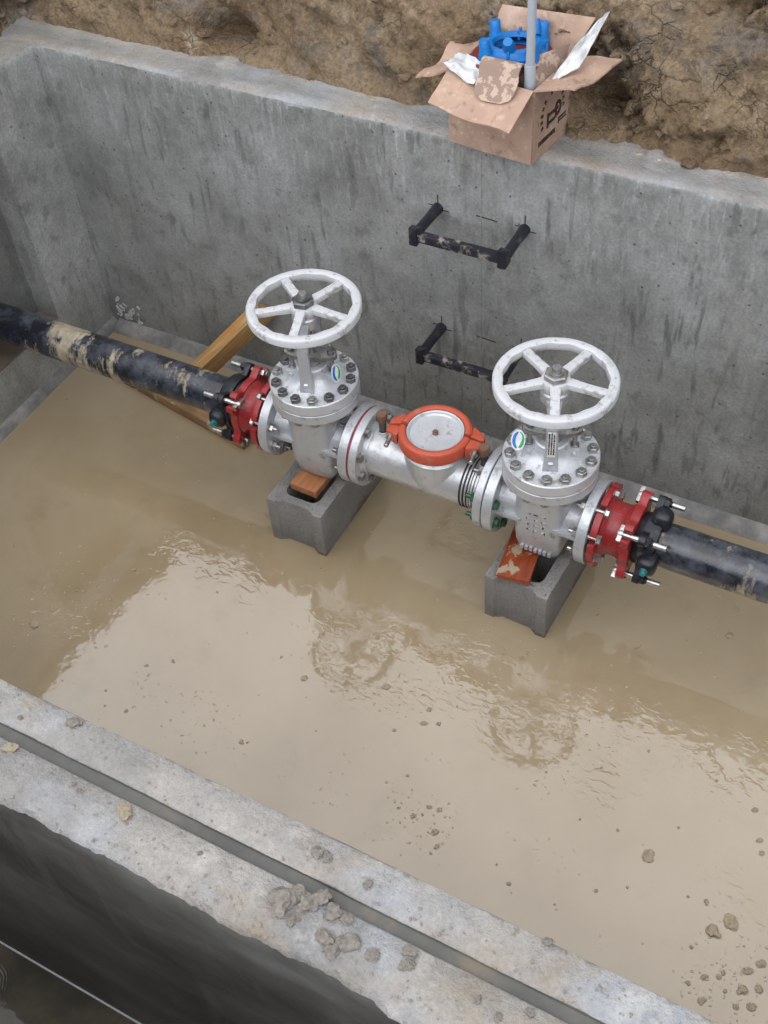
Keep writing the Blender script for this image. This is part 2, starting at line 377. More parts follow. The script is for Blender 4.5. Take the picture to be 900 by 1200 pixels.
# ------------------------------------------------------------------ geometry helpers: geo = (verts, faces)
def merge(*gs):
    V, F = [], []
    for g in gs:
        k = len(V); V += [tuple(v) for v in g[0]]; F += [tuple(i + k for i in f) for f in g[1]]
    return V, F
def xf(g, m):
    return [tuple(m @ Vector(v)) for v in g[0]], g[1]
def T(x, y, z): return Matrix.Translation((x, y, z))
def RX(a): return Matrix.Rotation(R(a), 4, 'X')
def RY(a): return Matrix.Rotation(R(a), 4, 'Y')
def RZ(a): return Matrix.Rotation(R(a), 4, 'Z')
TOX = Matrix(((0, 0, 1, 0), (0, 1, 0, 0), (-1, 0, 0, 0), (0, 0, 0, 1)))      # local +z -> +x
def box(x0, x1, y0, y1, z0, z1):
    v = [(x, y, z) for z in (z0, z1) for y in (y0, y1) for x in (x0, x1)]
    return v, [(0, 2, 3, 1), (4, 5, 7, 6), (0, 1, 5, 4), (2, 6, 7, 3), (0, 4, 6, 2), (1, 3, 7, 5)]
def lathe(prof, seg=48):
    V, F, rows = [], [], []
    for r, h in prof:
        if r < 1e-6: rows.append([len(V)]); V.append((0, 0, h))
        else:
            rows.append(list(range(len(V), len(V) + seg)))
            V += [(r * math.cos(2 * math.pi * k / seg), r * math.sin(2 * math.pi * k / seg), h) for k in range(seg)]
    for a, b in zip(rows[:-1], rows[1:]):
        for k in range(seg):
            k2 = (k + 1) % seg
            if len(a) == 1 and len(b) == 1: continue
            if len(a) == 1: F.append((a[0], b[k2], b[k]))
            elif len(b) == 1: F.append((a[k], a[k2], b[0]))
            else: F.append((a[k], a[k2], b[k2], b[k]))
    return V, F
def cyl(r, z0, z1, seg=24, ch=.001):
    return lathe([(0, z0), (r - ch, z0), (r, z0 + ch), (r, z1 - ch), (r - ch, z1), (0, z1)], seg)
def hexprism(r, z0, z1, ch=.0015):
    def ring(rr, z): return [(rr * math.cos(math.pi / 3 * k), rr * math.sin(math.pi / 3 * k), z) for k in range(6)]
    V = ring(r, z0) + ring(r, z1 - ch) + ring(r - ch * 1.2, z1)
    F = [tuple(range(5, -1, -1)), tuple(range(12, 18))]
    for a in (0, 6):
        for k in range(6): F.append((a + k, a + (k + 1) % 6, a + 6 + (k + 1) % 6, a + 6 + k))
    return V, F
def prism(loops, z0, z1):
    """extrude a 2D polygon with holes: loops[0] outer (ccw), others holes"""
    flat = [p for l in loops for p in l]; n = len(flat)
    tris = tessellate_polygon([[Vector((p[0], p[1], 0)) for p in l] for l in loops])
    V = [(p[0], p[1], z0) for p in flat] + [(p[0], p[1], z1) for p in flat]; F = []
    for a, b, c in tris:
        A, B, C = flat[a], flat[b], flat[c]
        if (B[0] - A[0]) * (C[1] - A[1]) - (B[1] - A[1]) * (C[0] - A[0]) < 0: b, c = c, b
        F.append((a + n, b + n, c + n)); F.append((c, b, a))
    k = 0
    for l in loops:
        m = len(l)
        for i in range(m):
            j = (i + 1) % m; F.append((k + i, k + j, k + j + n, k + i + n))
        k += m
    return V, F
def tube(path, rad, seg=10, cap=True, flat=1.0, up=(0, 0, 1)):
    P = [Vector(p) for p in path]; V, F = [], []
    rr = rad if isinstance(rad, (list, tuple)) else [rad] * len(P)
    for i, p in enumerate(P):
        t = (P[min(i + 1, len(P) - 1)] - P[max(i - 1, 0)]).normalized()
        a = t.cross(Vector(up));
        if a.length < 1e-4: a = t.cross(Vector((1, 0, 0)))
        a.normalize(); b = a.cross(t).normalized()
        for k in range(seg):
            an = 2 * math.pi * k / seg
            V.append(tuple(p + a * (rr[i] * math.cos(an)) + b * (rr[i] * flat * math.sin(an))))
    for i in range(len(P) - 1):
        for k in range(seg):
            k2 = (k + 1) % seg; F.append((i * seg + k, i * seg + k2, (i + 1) * seg + k2, (i + 1) * seg + k))
    if cap:
        F.append(tuple(range(seg - 1, -1, -1))); o = (len(P) - 1) * seg; F.append(tuple(range(o, o + seg)))
    return V, F
def bar(path, w, h, up=(0, 0, 1)):
    """rectangular bar along a path; w, h lists or numbers"""
    P = [Vector(p) for p in path]; V, F = [], []
    for i, p in enumerate(P):
        t = (P[min(i + 1, len(P) - 1)] - P[max(i - 1, 0)]).normalized()
        a = t.cross(Vector(up)).normalized(); b = a.cross(t).normalized()
        ww = w[i] if isinstance(w, (list, tuple)) else w; hh = h[i] if isinstance(h, (list, tuple)) else h
        for sx, sy in ((-1, -1), (1, -1), (1, 1), (-1, 1)): V.append(tuple(p + a * (sx * ww / 2) + b * (sy * hh / 2)))
    for i in range(len(P) - 1):
        for k in range(4):
            k2 = (k + 1) % 4; F.append((i * 4 + k, i * 4 + k2, i * 4 + 4 + k2, i * 4 + 4 + k))
    o = (len(P) - 1) * 4; F += [(3, 2, 1, 0), (o, o + 1, o + 2, o + 3)]
    return V, F
def loft(secs):
    """secs: list of rings (same count), closed with caps"""
    V, F = [], []; n = len(secs[0])
    for s in secs: V += [tuple(p) for p in s]
    for i in range(len(secs) - 1):
        for k in range(n):
            k2 = (k + 1) % n; F.append((i * n + k, i * n + k2, (i + 1) * n + k2, (i + 1) * n + k))
    o = (len(secs) - 1) * n; F += [tuple(range(n - 1, -1, -1)), tuple(range(o, o + n))]
    return V, F
def superring(hx, hy, z, e=4.0, n=32, cx=0, cy=0):
    out = []
    for k in range(n):
        a = 2 * math.pi * k / n; c, s = math.cos(a), math.sin(a)
        out.append((cx + hx * math.copysign(abs(c) ** (2 / e), c), cy + hy * math.copysign(abs(s) ** (2 / e), s), z))
    return out
def mesh(name, g, bevel=0.0, smooth=35, seg=2, sub=0):
    me = bpy.data.meshes.new(name)
    me.from_pydata([tuple(v) for v in g[0]], [], [tuple(f) for f in g[1]])
    bm = bmesh.new(); bm.from_mesh(me)
    bmesh.ops.recalc_face_normals(bm, faces=bm.faces)
    if bevel > 0:
        ed = [e for e in bm.edges if len(e.link_faces) == 2 and e.calc_face_angle(0) > R(28)]
        bmesh.ops.bevel(bm, geom=ed, offset=bevel, offset_type='OFFSET', segments=seg, profile=.6, affect='EDGES', clamp_overlap=True)
    bm.to_mesh(me); bm.free()
    if smooth:
        me.shade_smooth(); me.set_sharp_from_angle(angle=R(smooth))
    return me
def add(name, me, mat, parent=None, mx=None):
    o = bpy.data.objects.new(name, me); COL.objects.link(o)
    if mat is not None and len(me.materials) == 0:
        me.materials.append(M[mat])
    if parent is not None: o.parent = parent
    if mx is not None: o.matrix_local = mx
    return o
def part(name, g, mat, parent, mx=None, bevel=0.0, smooth=35, seg=2, label=None):
    o = add(name, mesh(name, g, bevel, smooth, seg), mat, parent, mx)
    if label: o['label'] = label
    return o
def tag(o, label, cat, group=None):
    o['label'] = label; o['category'] = cat
    if group: o['group'] = group
    return o
def thing(name, label, cat, loc=(0, 0, 0), rz=0.0, group=None):
    o = bpy.data.objects.new(name, None); COL.objects.link(o); o.empty_display_size = .05
    o.location = loc; o.rotation_euler = (0, 0, R(rz))
    return tag(o, label, cat, group)
def structure(name, me, mat):
    o = add(name, me, mat); o['kind'] = 'structure'; return o
def npmesh(name, V, F, smooth=True):
    me = bpy.data.meshes.new(name); nv, nf = len(V), len(F)
    me.vertices.add(nv); me.vertices.foreach_set('co', np.asarray(V, np.float32).ravel())
    me.loops.add(nf * 4); me.loops.foreach_set('vertex_index', np.asarray(F, np.int32).ravel())
    me.polygons.add(nf); me.polygons.foreach_set('loop_start', np.arange(0, nf * 4, 4, dtype=np.int32))
    me.polygons.foreach_set('loop_total', np.full(nf, 4, np.int32))
    if smooth: me.polygons.foreach_set('use_smooth', np.ones(nf, bool))
    me.update(); me.validate(); return me
def gridfaces(nu, nv, wrap=False):
    i = np.arange(nu if wrap else nu - 1)[:, None]; j = np.arange(nv - 1)[None, :]
    i2 = (i + 1) % nu
    return np.stack([i * nv + j, i2 * nv + j, i2 * nv + j + 1, i * nv + j + 1], -1).reshape(-1, 4)
def rock(seed, squash=.7, jag=.35, n=2):
    bm = bmesh.new(); bmesh.ops.create_icosphere(bm, subdivisions=n, radius=1)
    P = np.array([v.co for v in bm.verts])
    d = 1 + jag * fbm(P * 1.1 + seed * 3.7, 3, seed) + .6 * jag * fbm(P * 3.6 + seed, 3, seed + 5, .65)
    d1, d2, cid = worley(P * 1.4 + seed * 1.9, seed)
    d += .9 * jag * (cid - .5)
    for v, k in zip(bm.verts, d): v.co = v.co * k
    for v in bm.verts: v.co.z *= squash
    me = bpy.data.meshes.new('rock'); bm.to_mesh(me); bm.free(); me.shade_smooth(); me.set_sharp_from_angle(angle=R(40)); return me

# ================================================================== THE SETTING
# --- earth bank and ground: one sheet round the pit, from the trench bottom over the crest to the horizon
def build_bank():
    x0, x1, y0, y1, rc = -1.93, 3.05, -2.22, .512, .12
    pts = []
    def seg(a, b, step):
        L = math.dist(a, b); n = max(2, int(L / step))
        for k in range(n): pts.append((a[0] + (b[0] - a[0]) * k / n, a[1] + (b[1] - a[1]) * k / n))
    seg((-2.05 + .12, y1), (1.3, y1), .0085)
    seg((1.3, y1), (x1, y1), .05)
    seg((x1, y1), (x1, y0), .08)
    seg((x1, y0), (x0, y0), .05)
    seg((x0, y0), (x0, .2), .05)
    seg((x0, .2), (x0, y1), .012)
    P = np.array(pts); n = len(P)
    ctr = np.array([.5, -.6])
    # outward direction, rounded at the corners
    hw = np.array([(x1 - x0) / 2, (y1 - y0) / 2]); cc = np.array([(x1 + x0) / 2, (y1 + y0) / 2])
    q = (P - cc) / hw
    out = np.sign(q) * np.abs(q) ** 14
    out /= np.linalg.norm(out, axis=1)[:, None]
    k = 25
    outs = sum(np.roll(out, s, 0) for s in range(-k, k + 1)); outs /= np.linalg.norm(outs, axis=1)[:, None]
    zs = np.concatenate([np.array([-.25, .1, .5, .85]), np.arange(1.0, 1.52, .0085), np.arange(1.53, 3.0, .035)])
    # crest height along the pit edge
    near = np.clip((-1.7 - P[:, 1]) / .4, 0, 1)
    cx = P[:, 0]
    crest = 2.03 + .16 * np.exp(-((cx + .75) / .5) ** 2) * (P[:, 1] > .3) + .10 * fbm(np.stack([P[:, 0] * 2, P[:, 1] * 2, P[:, 0] * 0], 1), 3, 4)
    crest = crest - .12 * np.clip((-1.6 - cx) / .3, 0, 1)
    crest = crest * (1 - near) + 1.22 * near
    rows = []
    for z in zs:
        zz = np.minimum(z, crest)
        slope = np.where(near > .5, .15, .40)
        off = (zz - 1.09) * slope
        off = np.where(zz < 1.09, (zz - 1.09) * .02, off)
        rows.append(np.column_stack([P + outs * off[:, None], zz]))
    last = rows[-1]
    for dist, dz in ((.25, .02), (.7, .03), (1.6, .0), (4, .05), (12, .1), (40, .2), (150, .2), (600, 0)):
        rad = (last[:, :2] - ctr); rad /= np.linalg.norm(rad, axis=1)[:, None]
        w = min(1, dist / 4)
        zz = last[:, 2] * (1 - w) + 1.9 * w + dz
        rows.append(np.column_stack([last[:, :2] + (outs * (1 - w) + rad * w) * dist, zz]))
    A = np.stack(rows, 1)                                     # n x rows x 3
    nr = A.shape[1]; V = A.reshape(-1, 3).copy()
    O = np.repeat(outs[:, None, :], nr, 1).reshape(-1, 2)
    z = V[:, 2]
    q = V.copy()
    d = .075 * fbm(q * 1.7, 4, 1) + .050 * fbm(q * 4.6 + 9, 4, 2, .6)
    d1, d2, cid = worley(q * np.array([11, 11, 15]) + .6 * np.stack([fbm(q * 7, 2, 21), fbm(q * 7, 2, 22), fbm(q * 7, 2, 23)], 1), 3)
    cm = np.clip(fbm(q * 2.6 + 5, 3, 8) * 2.6 + .28, 0, 1)
    d += cm * ((cid - .5) * .075 + .05 * np.clip(.55 - d1, 0, 1) - .035 * np.exp(-((d2 - d1) / .08) ** 2))
    d1, d2, cid2 = worley(q * 34, 6)
    d += (.25 + cm) * .026 * (cid2 - .5) - .012 * np.exp(-((d2 - d1) / .1) ** 2) * cm
    d += .020 * fbm(q * 24, 3, 12, .65)
    ln = q[:, 0] * .55 + q[:, 2] * 1.0
    d += .028 * (1 - np.abs(fbm(np.stack([ln * 5.5 + .5 * fbm(q * 3, 2, 51), q[:, 0] * 1.1, q[:, 1]], 1), 3, 52)) * 3).clip(-.4, 1) * (1 - cm)
    for (hx, hz, rx, rz, dep) in ((-1.19, 1.155, .085, .060, .16), (-.01, 1.175, .06, .07, .10), (.28, 1.14, .05, .03, .04), (-.62, 1.14, .08, .03, .04)):
        m = np.exp(-(((V[:, 0] - hx) / rx) ** 2 + ((z - hz) / rz) ** 2) ** 1.6) * (V[:, 1] > .3)
        d -= dep * m
    lip = np.clip((z - 1.05) / .10, .25, 1)                    # soil hugs the wall where it meets it
    far = np.clip(1 - (np.linalg.norm(V[:, :2] - ctr, axis=1) - 4) / 4, .0, 1)
    d *= lip * (.3 + .7 * far)
    V[:, 0] -= O[:, 0] * d; V[:, 1] -= O[:, 1] * d; V[:, 2] += .55 * d * np.clip((z - 1.1) / .1, 0, 1)
    global BANKV, BANKM
    vis = (V[:, 2] > 1.10) & (V[:, 2] < 1.62) & (V[:, 1] > .3)
    BANKV, BANKM = V[vis], cm[vis]
    structure('earth_bank', npmesh('earth_bank', V, gridfaces(n, nr, True), False), 'clay')
build_bank()

# --- water sheets
def sheet(name, x0, x1, y0, y1, z, mat):
    g = ([(x0, y0, z), (x1, y0, z), (x1, y1, z), (x0, y1, z)], [(0, 1, 2, 3)])
    return structure(name, mesh(name, g, smooth=0), mat)
sheet('muddy_water', XL - .02, XR + .02, YN - .02, YF + .02, 0.0, 'mud')
sheet('puddle', -2.6, 3.4, -2.6, YO + .02, 0.0, 'puddle')
sheet('ground', -3.0, 3.6, -2.8, 1.2, -.12, 'clay')

# --- the concrete vault
vault = thing('concrete_vault', 'open grey concrete valve pit with thick streaked walls around a muddy floor', 'concrete pit')
def sweep(name, prof, t0, t1, n, axis, mats, parent, seed=0):
    """prof: (across, z, roughness, material index of the face that starts here); axis 'x' or 'y' is the run"""
    ts = np.linspace(t0, t1, n); m = len(prof); V = []
    for j, (a, z, amp, mi) in enumerate(prof):
        p = np.column_stack([ts * 9, np.full(n, j * .35 + seed), np.zeros(n)])
        e = fbm(p, 6, 31 + seed, .72) * 1.35; e2 = fbm(p + 40, 6, 37 + seed, .72) * 1.35
        chip = np.clip(fbm(p * .8 + 80, 3, 41 + seed) - .22, 0, 1) * 4
        da = amp * (e + chip * .8 * (1 if j < m / 2 else -1)); dz = amp * (.6 * e2 - .9 * chip)
        col = np.column_stack([ts, a + da, z + dz]) if axis == 'x' else np.column_stack([a + da, ts, z + dz])
        V.append(col)
    V = np.stack(V, 1).reshape(-1, 3); F = gridfaces(n, m)
    me = npmesh(name, V, F, True)
    bm = bmesh.new(); bm.from_mesh(me); bmesh.ops.recalc_face_normals(bm, faces=bm.faces); bm.to_mesh(me); bm.free()
    me.set_sharp_from_angle(angle=R(50))
    for k in mats: me.materials.append(M[k])
    mi = np.tile(np.array([p[3] for p in prof[:-1]], np.int32), n - 1)
    me.polygons.foreach_set('material_index', mi)
    o = bpy.data.objects.new(name, me); COL.objects.link(o); o.parent = parent
    return o
wt = .187
far_prof = [(YF, -.12, 0, 0), (YF, .5, 0, 0), (YF, H - .035, .0006, 0), (YF + .0008, H - .014, .0035, 0), (YF + .003, H - .005, .0045, 1), (YF + .010, H, .003, 1), (YF + .030, H + .001, .001, 1),
            (YF + .048, H - .001, .0015, 1), (YF + .075, H, .0015, 1), (YF + .10, H + .004, .004, 1), (YF + .13, H + .002, .004, 1), (YF + wt, H, .004, 1), (YF + wt, -.12, 0, 1)]
sweep('back_wall', far_prof, XL - wt, XR + wt, 1000, 'x', ('wall', 'top'), vault, 1)
near_prof = [(YN, -.12, 0, 0), (YN, H - .03, .0006, 0), (YN - .001, H - .009, .002, 0), (YN - .004, H - .002, .002, 1), (YN - .012, H, .0012, 1), (YN - .035, H + .001, .001, 1), (G1 + .004, H, .0015, 1), (G1, H - .004, .002, 2),
             (G1 - .001, H - .009, .0008, 2), (G2, H - .011, .0005, 2), (G2, H - .003, .0008, 1), (G2 - .003, H, .0008, 1), (-1.60, H + .001, .0015, 1), (YO + .030, H, .003, 1), (YO + .012, H - .003, .009, 1), (YO + .002, H - .014, .008, 3), (YO, H - .05, .0015, 3), (YO, .5, 0, 3), (YO, -.12, 0, 3)]
sweep('front_wall', near_prof, XL - wt, XR + wt, 1300, 'x', ('wall', 'top', 'groove', 'damp_shaded'), vault, 2)
# left wall with a blockout round the pipe; the wall below the top strip is a plate with an opening, backed by a thinner skin
zc = H - .04
ry0, ry1, rz0, rz1, rd = -.33, .14, .205, .985, .095
lw = prism([[(YN, -.12), (YF, -.12), (YF, zc), (YN, zc)], [(ry0, rz0), (ry0, rz1), (ry1, rz1), (ry1, rz0)]], 0, rd)
toLW = Matrix(((0, 0, -1, XL), (1, 0, 0, 0), (0, 1, 0, 0), (0, 0, 0, 1)))     # (y,z,depth) -> world
left = part('side_wall', xf(lw, toLW), 'lit_wall', vault, smooth=0, label='left end wall with a tall recess where the pipe enters')  # lighter copy of the wall concrete: sky reflection put into the colour
part('recess_back', box(XL - wt, XL - rd + .001, ry0 - .02, ry1 + .02, rz0 - .02, rz1 + .02), 'shaded_wall', left, smooth=0)  # darker copy of the wall concrete: recess shade put into the colour
part('recess_sill', box(XL - rd + .002, XL - .003, ry0 + .001, ry1 - .001, rz0 - .002, rz0 + .008), 'sill', left, smooth=0)
tp = [(XL, zc, 0, 0), (XL, H - .02, .0006, 0), (XL - .001, H - .010, .002, 0), (XL - .004, H - .002, .0025, 1), (XL - .012, H, .0015, 1), (XL - .06, H + .001, .0015, 1), (XL - .10, H + .003, .003, 1), (XL - wt, H, .003, 1), (XL - wt, zc - .05, 0, 1)]
sweep('wall_coping', tp, YN - .001, YF + .001, 260, 'y', ('lit_wall', 'top'), left, 3)
rp = [(XR, -.12, 0, 0), (XR, H - .02, .0006, 0), (XR + .004, H - .002, .0025, 1), (XR + .012, H, .0015, 1), (XR + .1, H, .003, 1), (XR + wt, H, .003, 1), (XR + wt, -.12, 0, 1)]
sweep('side_wall', rp, YN - .001, YF + .001, 160, 'y', ('wall', 'top'), vault, 4)
# mortar fillets where walls meet the floor
fp = [(YF + .002, .034, 0, 0), (YF - .010, .030, .003, 0), (YF - .030, .016, .004, 0), (YF - .046, .004, .006, 0), (YF - .060, -.02, .003, 0)]
sweep('fillet', fp, XL + .03, XR - .03, 420, 'x', ('fillet',), vault, 6)
fp = [(XL - .002, .034, 0, 0), (XL + .010, .028, .003, 0), (XL + .019, .012, .003, 0), (XL + .026, .003, .003, 0), (XL + .036, -.02, .003, 0)]
sweep('fillet', fp, YN, YF, 260, 'y', ('fillet',), vault, 7)
part('glint_strip', box(XL - wt, XR + wt, YO - .0045, YO - .0004, -.02, .006), 'pale', vault, smooth=0, label='thin pale strip painting a line of reflected light at the foot of the front wall')  # added strip; its pale colour paints light reflected where water meets the wall
# formwork joint on the far wall
part('form_seam', box(-.2790, -.2755, YF - .0015, YF + .01, .05, H - .03), 'wall', vault, smooth=0)
# white mortar splashes in the far left corner
ms = []
rr = random.Random(3)
for k in range(46):
    a = rr.uniform(0, 1); px, pz_ = XL + .03 + abs(rr.gauss(0, .055)), .075 + rr.gauss(0, .032)
    s = rr.uniform(.003, .011)
    me = rock(50 + k % 4, .6, .5, 1)
    mt = T(px, YF - .002, pz_) @ RX(90) @ RZ(rr.uniform(0, 360)) @ Matrix.Diagonal((s * 1.4, s * .8, s * .6, 1))
    ms.append(([tuple(mt @ v.co) for v in me.vertices], [tuple(p.vertices) for p in me.polygons]))
part('mortar_splash', merge(*ms), 'mortar_white', vault, label='white mortar splashed on the foot of the far corner')

# ================================================================== PIPES
def pipe(name, xa, xb, label):
    L = xb - xa; n = 40
    root = thing(name, label, 'pipe', (xa, PY, PZ))
    g = lathe([(PR - .008, 0), (PR, 0)] + [(PR, L * k / n) for k in range(1, n + 1)] + [(PR - .008, L)], 48)
    me = mesh('pipe_barrel', ([(v[0] + xa, v[1], v[2]) for v in xf(g, TOX)[0]], g[1]))     # object x = world x for the mud bands
    add('pipe_barrel', me, 'pipe', root, T(-xa, 0, 0))
    return root
pipe('black_pipe', XL - wt - .3, -.850, 'long muddy black pipe entering through the left wall recess')
pipe('black_pipe', .405, XR + .001, 'black water pipe running out to the right of the valves')

# ================================================================== BOLTS
def stud_nut(r=.0152, h=.015, sr=.0085, sh=.006):
    return merge(hexprism(r, 0, h), cyl(sr, h - .001, h + sh, 12))
def bolt_geo(L, hr=.0135, sr=.0068, tail=.016):
    # head at z in [-.010, 0], nut at far end
    return merge(hexprism(hr, 0, .011), xf(hexprism(hr, 0, .012), T(0, 0, -L - .012)), cyl(sr, -L - .012 - tail, .001, 12), cyl(hr * 1.18, -.0025, .0005, 16), cyl(hr * 1.18, -L, -L + .0025, 16))
ME = {}
ME['nut'] = mesh('nut', stud_nut())
ME['small_nut'] = mesh('small_nut', stud_nut(.010, .010, .006, .012))
def place(name, key, mat, parent, mx, label=None):
    k = (key, mat)
    if k not in ME:
        ME[k] = ME[key].copy(); ME[k].materials.append(M[mat])
    o = bpy.data.objects.new(name, ME[k]); COL.objects.link(o); o.parent = parent; o.matrix_local = mx
    if label: o['label'] = label
    return o
def on_axis(ang, r, x, face=1):
    """frame on the pipe axis: local z along +x (face=1) or -x, at angle ang from +y towards +z"""
    a = R(ang); m = Matrix.Translation((x, r * math.cos(a), r * math.sin(a)))
    return m @ (TOX if face > 0 else TOX @ RX(180)) @ RZ(random.uniform(0, 60))

# ================================================================== GATE VALVES
BZ = .142                                  # axis above the valve's foot
FL = .150                                  # half face-to-face
def text_geo(s, size, ext):
    cu = bpy.data.curves.new('t', 'FONT'); cu.body = s; cu.size = size; cu.extrude = ext; cu.align_x = 'CENTER'; cu.resolution_u = 2
    ob = bpy.data.objects.new('t', cu); COL.objects.link(ob)
    dg = bpy.context.evaluated_depsgraph_get(); me = bpy.data.meshes.new_from_object(ob.evaluated_get(dg))
    g = ([tuple(v.co) for v in me.vertices], [tuple(p.vertices) for p in me.polygons])
    bpy.data.objects.remove(ob); bpy.data.curves.remove(cu); bpy.data.meshes.remove(me)
    return g
def ellipse(a, b, n=40, t0=0, t1=2 * math.pi): return [(a * math.cos(t0 + (t1 - t0) * k / n), b * math.sin(t0 + (t1 - t0) * k / n)) for k in range(n)]

def gate_valve(x, label, yoke_rot, spoke0, nut_mat, nut0, emblem, is_right):
    v = thing('gate_valve', label, 'valve', (x, PY, PZ - BZ), 0, 'pair of gate valves on the pipe')
    A = T(0, 0, BZ)
    # body casting
    secs = [superring(.040, .046, -.142, 4), superring(.052, .058, -.140, 4.5), superring(.062, .070, -.126, 5.5), superring(.069, .078, -.09, 6), superring(.073, .084, -.03, 5), superring(.076, .086, .03, 3.6),
            superring(.080, .087, .08, 3), superring(.088, .091, .115, 2.4), superring(.095, .097, .136, 2.1), superring(.098, .098, .142, 2)]
    body = loft(secs)
    neck = lathe([(.060, -FL + .012), (.078, -FL + .026), (.074, -FL + .034), (.070, -FL + .05), (.068, -.07), (.070, -.045), (.070, .045), (.068, .07), (.070, FL - .05), (.074, FL - .034), (.078, FL - .026), (.060, FL - .012)], 48)
    ribs = []
    for sx in (-1, 1):
        for sy in (-1, 1):
            xx = sorted((sx * .045, sx * (FL - .02)))
            ribs.append(box(xx[0], xx[1], min(sy * .05, sy * .083), max(sy * .05, sy * .083), -.006, .006))
    part('valve_body', merge(body, xf(neck, TOX), *ribs), 'silver', v, A, smooth=40)
    for s in (-1, 1):
        fl = lathe([(.050, 0), (.1185 - .002, 0), (.1185, .002), (.1185, .0275), (.1185 - .0015, .029), (.076, .029), (.076, .0305), (.050, .0305)], 72)
        part('flange', xf(fl, T(s * (FL - .0305), 0, 0) @ (TOX if s > 0 else TOX @ RX(180))), 'silver', v, A)
    lo = lathe([(.07, .137), (.1245, .137), (.127, .1395), (.127, .1685), (.1255, .170), (.07, .170)], 80)
    part('body_flange', lo, 'silver', v, A)
    up = lathe([(.07, .1725), (.1255, .1725), (.127, .174), (.127, .2055), (.1245, .208), (.092, .208), (.088, .2095), (.078, .2125), (.062, .222), (.050, .236), (.046, .250), (.046, .262), (.042, .265), (.0, .265)], 80)
    bon = part('bonnet', up, 'silver_top', v, A)
    part('bonnet_gasket', lathe([(.07, .1695), (.122, .1695), (.122, .173), (.07, .173)], 64), 'rubber', v, A)
    for k in range(14):
        a = R(nut0 + k * 360 / 14)
        place('nut', 'nut', nut_mat if (k * 7) % 5 else 'zinc', v, A @ T(.108 * math.cos(a), .108 * math.sin(a), .207) @ RZ(random.uniform(0, 60)))
        place('nut', 'nut', 'zinc', v, A @ T(.108 * math.cos(a), .108 * math.sin(a), .138) @ RX(180) @ RZ(random.uniform(0, 60)))
    YR = A @ RZ(yoke_rot)
    # yoke arms, head, gland and stem
    arms = []
    for s in (-1, 1):
        arms.append(bar([(0, s * .066, .205), (0, s * .064, .27), (0, s * .060, .34), (0, s * .046, .388), (0, s * .028, .418)], [.042, .032, .030, .032, .040], [.020, .016, .016, .020, .026], up=(0, 1, 0)))
        arms.append(bar([(0, s * .045, .212), (0, s * .066, .25)], .012, .03, up=(0, 1, 0)))
    part('yoke', merge(*arms), 'silver', v, YR, bevel=.002)
    part('yoke_head', lathe([(.014, .398), (.034, .398), (.037, .402), (.037, .430), (.033, .434), (.033, .447), (.014, .447)], 36), 'silver', v, A)
    part('yoke_sleeve', lathe([(.013, .428), (.027, .428), (.027, .455), (.013, .455)], 32), 'dull', v, A)
    part('stem', lathe([(0, .24), (.0125, .24)] + [(.0125 - .0012 * (k % 2), .26 + .004 * k) for k in range(56)] + [(.0125, .500), (.011, .503), (0, .503)], 20), 'zinc', v, A)
    part('gland_follower', lathe([(.013, .262), (.026, .262), (.026, .292), (.013, .292)], 28), 'zinc', v, A)
    gl = prism([[(.062 * math.cos(t) + (.014 if math.cos(t) > 0 else -.014), .026 * math.sin(t)) for t in np.linspace(0, 2 * math.pi, 28, endpoint=False)]], .286, .300)
    part('gland_flange', gl, 'zinc', v, YR, bevel=.0015)
    for s in (-1, 1):
        eb = merge(cyl(.0065, .225, .335, 14), xf(cyl(.013, -.010, .010, 18), T(0, 0, .232) @ RX(90)))
        eb2 = part('eye_bolt', xf(eb, T(s * .058, 0, 0)), 'zinc', v, YR)
        place('nut', 'small_nut', 'dull', eb2, T(s * .058, 0, .300))
        part('eye_lug', merge(box(s * .058 - .014, s * .058 + .014, -.024, -.012, .205, .243), box(s * .058 - .014, s * .058 + .014, .012, .024, .205, .243), xf(cyl(.006, -.029, .029, 14), T(s * .058, 0, .232) @ RX(90))), 'silver_top', v, YR, bevel=.0015)
    # hand wheel: scalloped rim, five spokes, hub, nut
    RO, n = .1555, 150
    def ring(r_, z, wav=0): return [((r_ + wav * math.cos(15 * 2 * math.pi * k / n)) * math.cos(2 * math.pi * k / n), (r_ + wav * math.cos(15 * 2 * math.pi * k / n)) * math.sin(2 * math.pi * k / n), z) for k in range(n)]
    rs = [ring(RO - .004, .440), ring(RO, .444), ring(RO, .463), ring(RO - .0025, .4665), ring(RO - .006, .4675), ring(.1325, .4675, .0014), ring(.1305, .466, .0016), ring(.1295, .459, .0016), ring(.1305, .446, .0016), ring(.134, .441, .001), ring(RO - .004, .440)]
    V, F = [], []
    for r_ in rs: V += r_
    for i in range(len(rs) - 1):
        for k in range(n): F.append((i * n + k, i * n + (k + 1) % n, (i + 1) * n + (k + 1) % n, (i + 1) * n + k))
    wheel = part('handwheel', (V, F), 'wheel', v, A, smooth=40)
    sp = mesh('spoke', bar([(.028, 0, .458), (.08, 0, .456), (.134, 0, .454)], [.027, .0235, .0245], [.019, .016, .017]), .003, 40, 2)
    sp.materials.append(M['wheel'])
    for k in range(5):
        o = bpy.data.objects.new('spoke', sp); COL.objects.link(o); o.parent = wheel; o.matrix_local = RZ(spoke0 + 72 * k)
    part('hub', lathe([(.013, .440), (.034, .440), (.036, .443), (.036, .465), (.034, .468), (.013, .468)], 40), 'wheel', wheel)
    part('wheel_nut', merge(hexprism(.031, .4675, .4845, .003), lathe([(.012, .483), (.019, .483), (.019, .488), (.012, .488)], 28)), 'dull' if not is_right else 'zinc', wheel, RZ(random.uniform(0, 60)))
    # raised lettering on the rim
    a0 = -165 if not is_right else 48
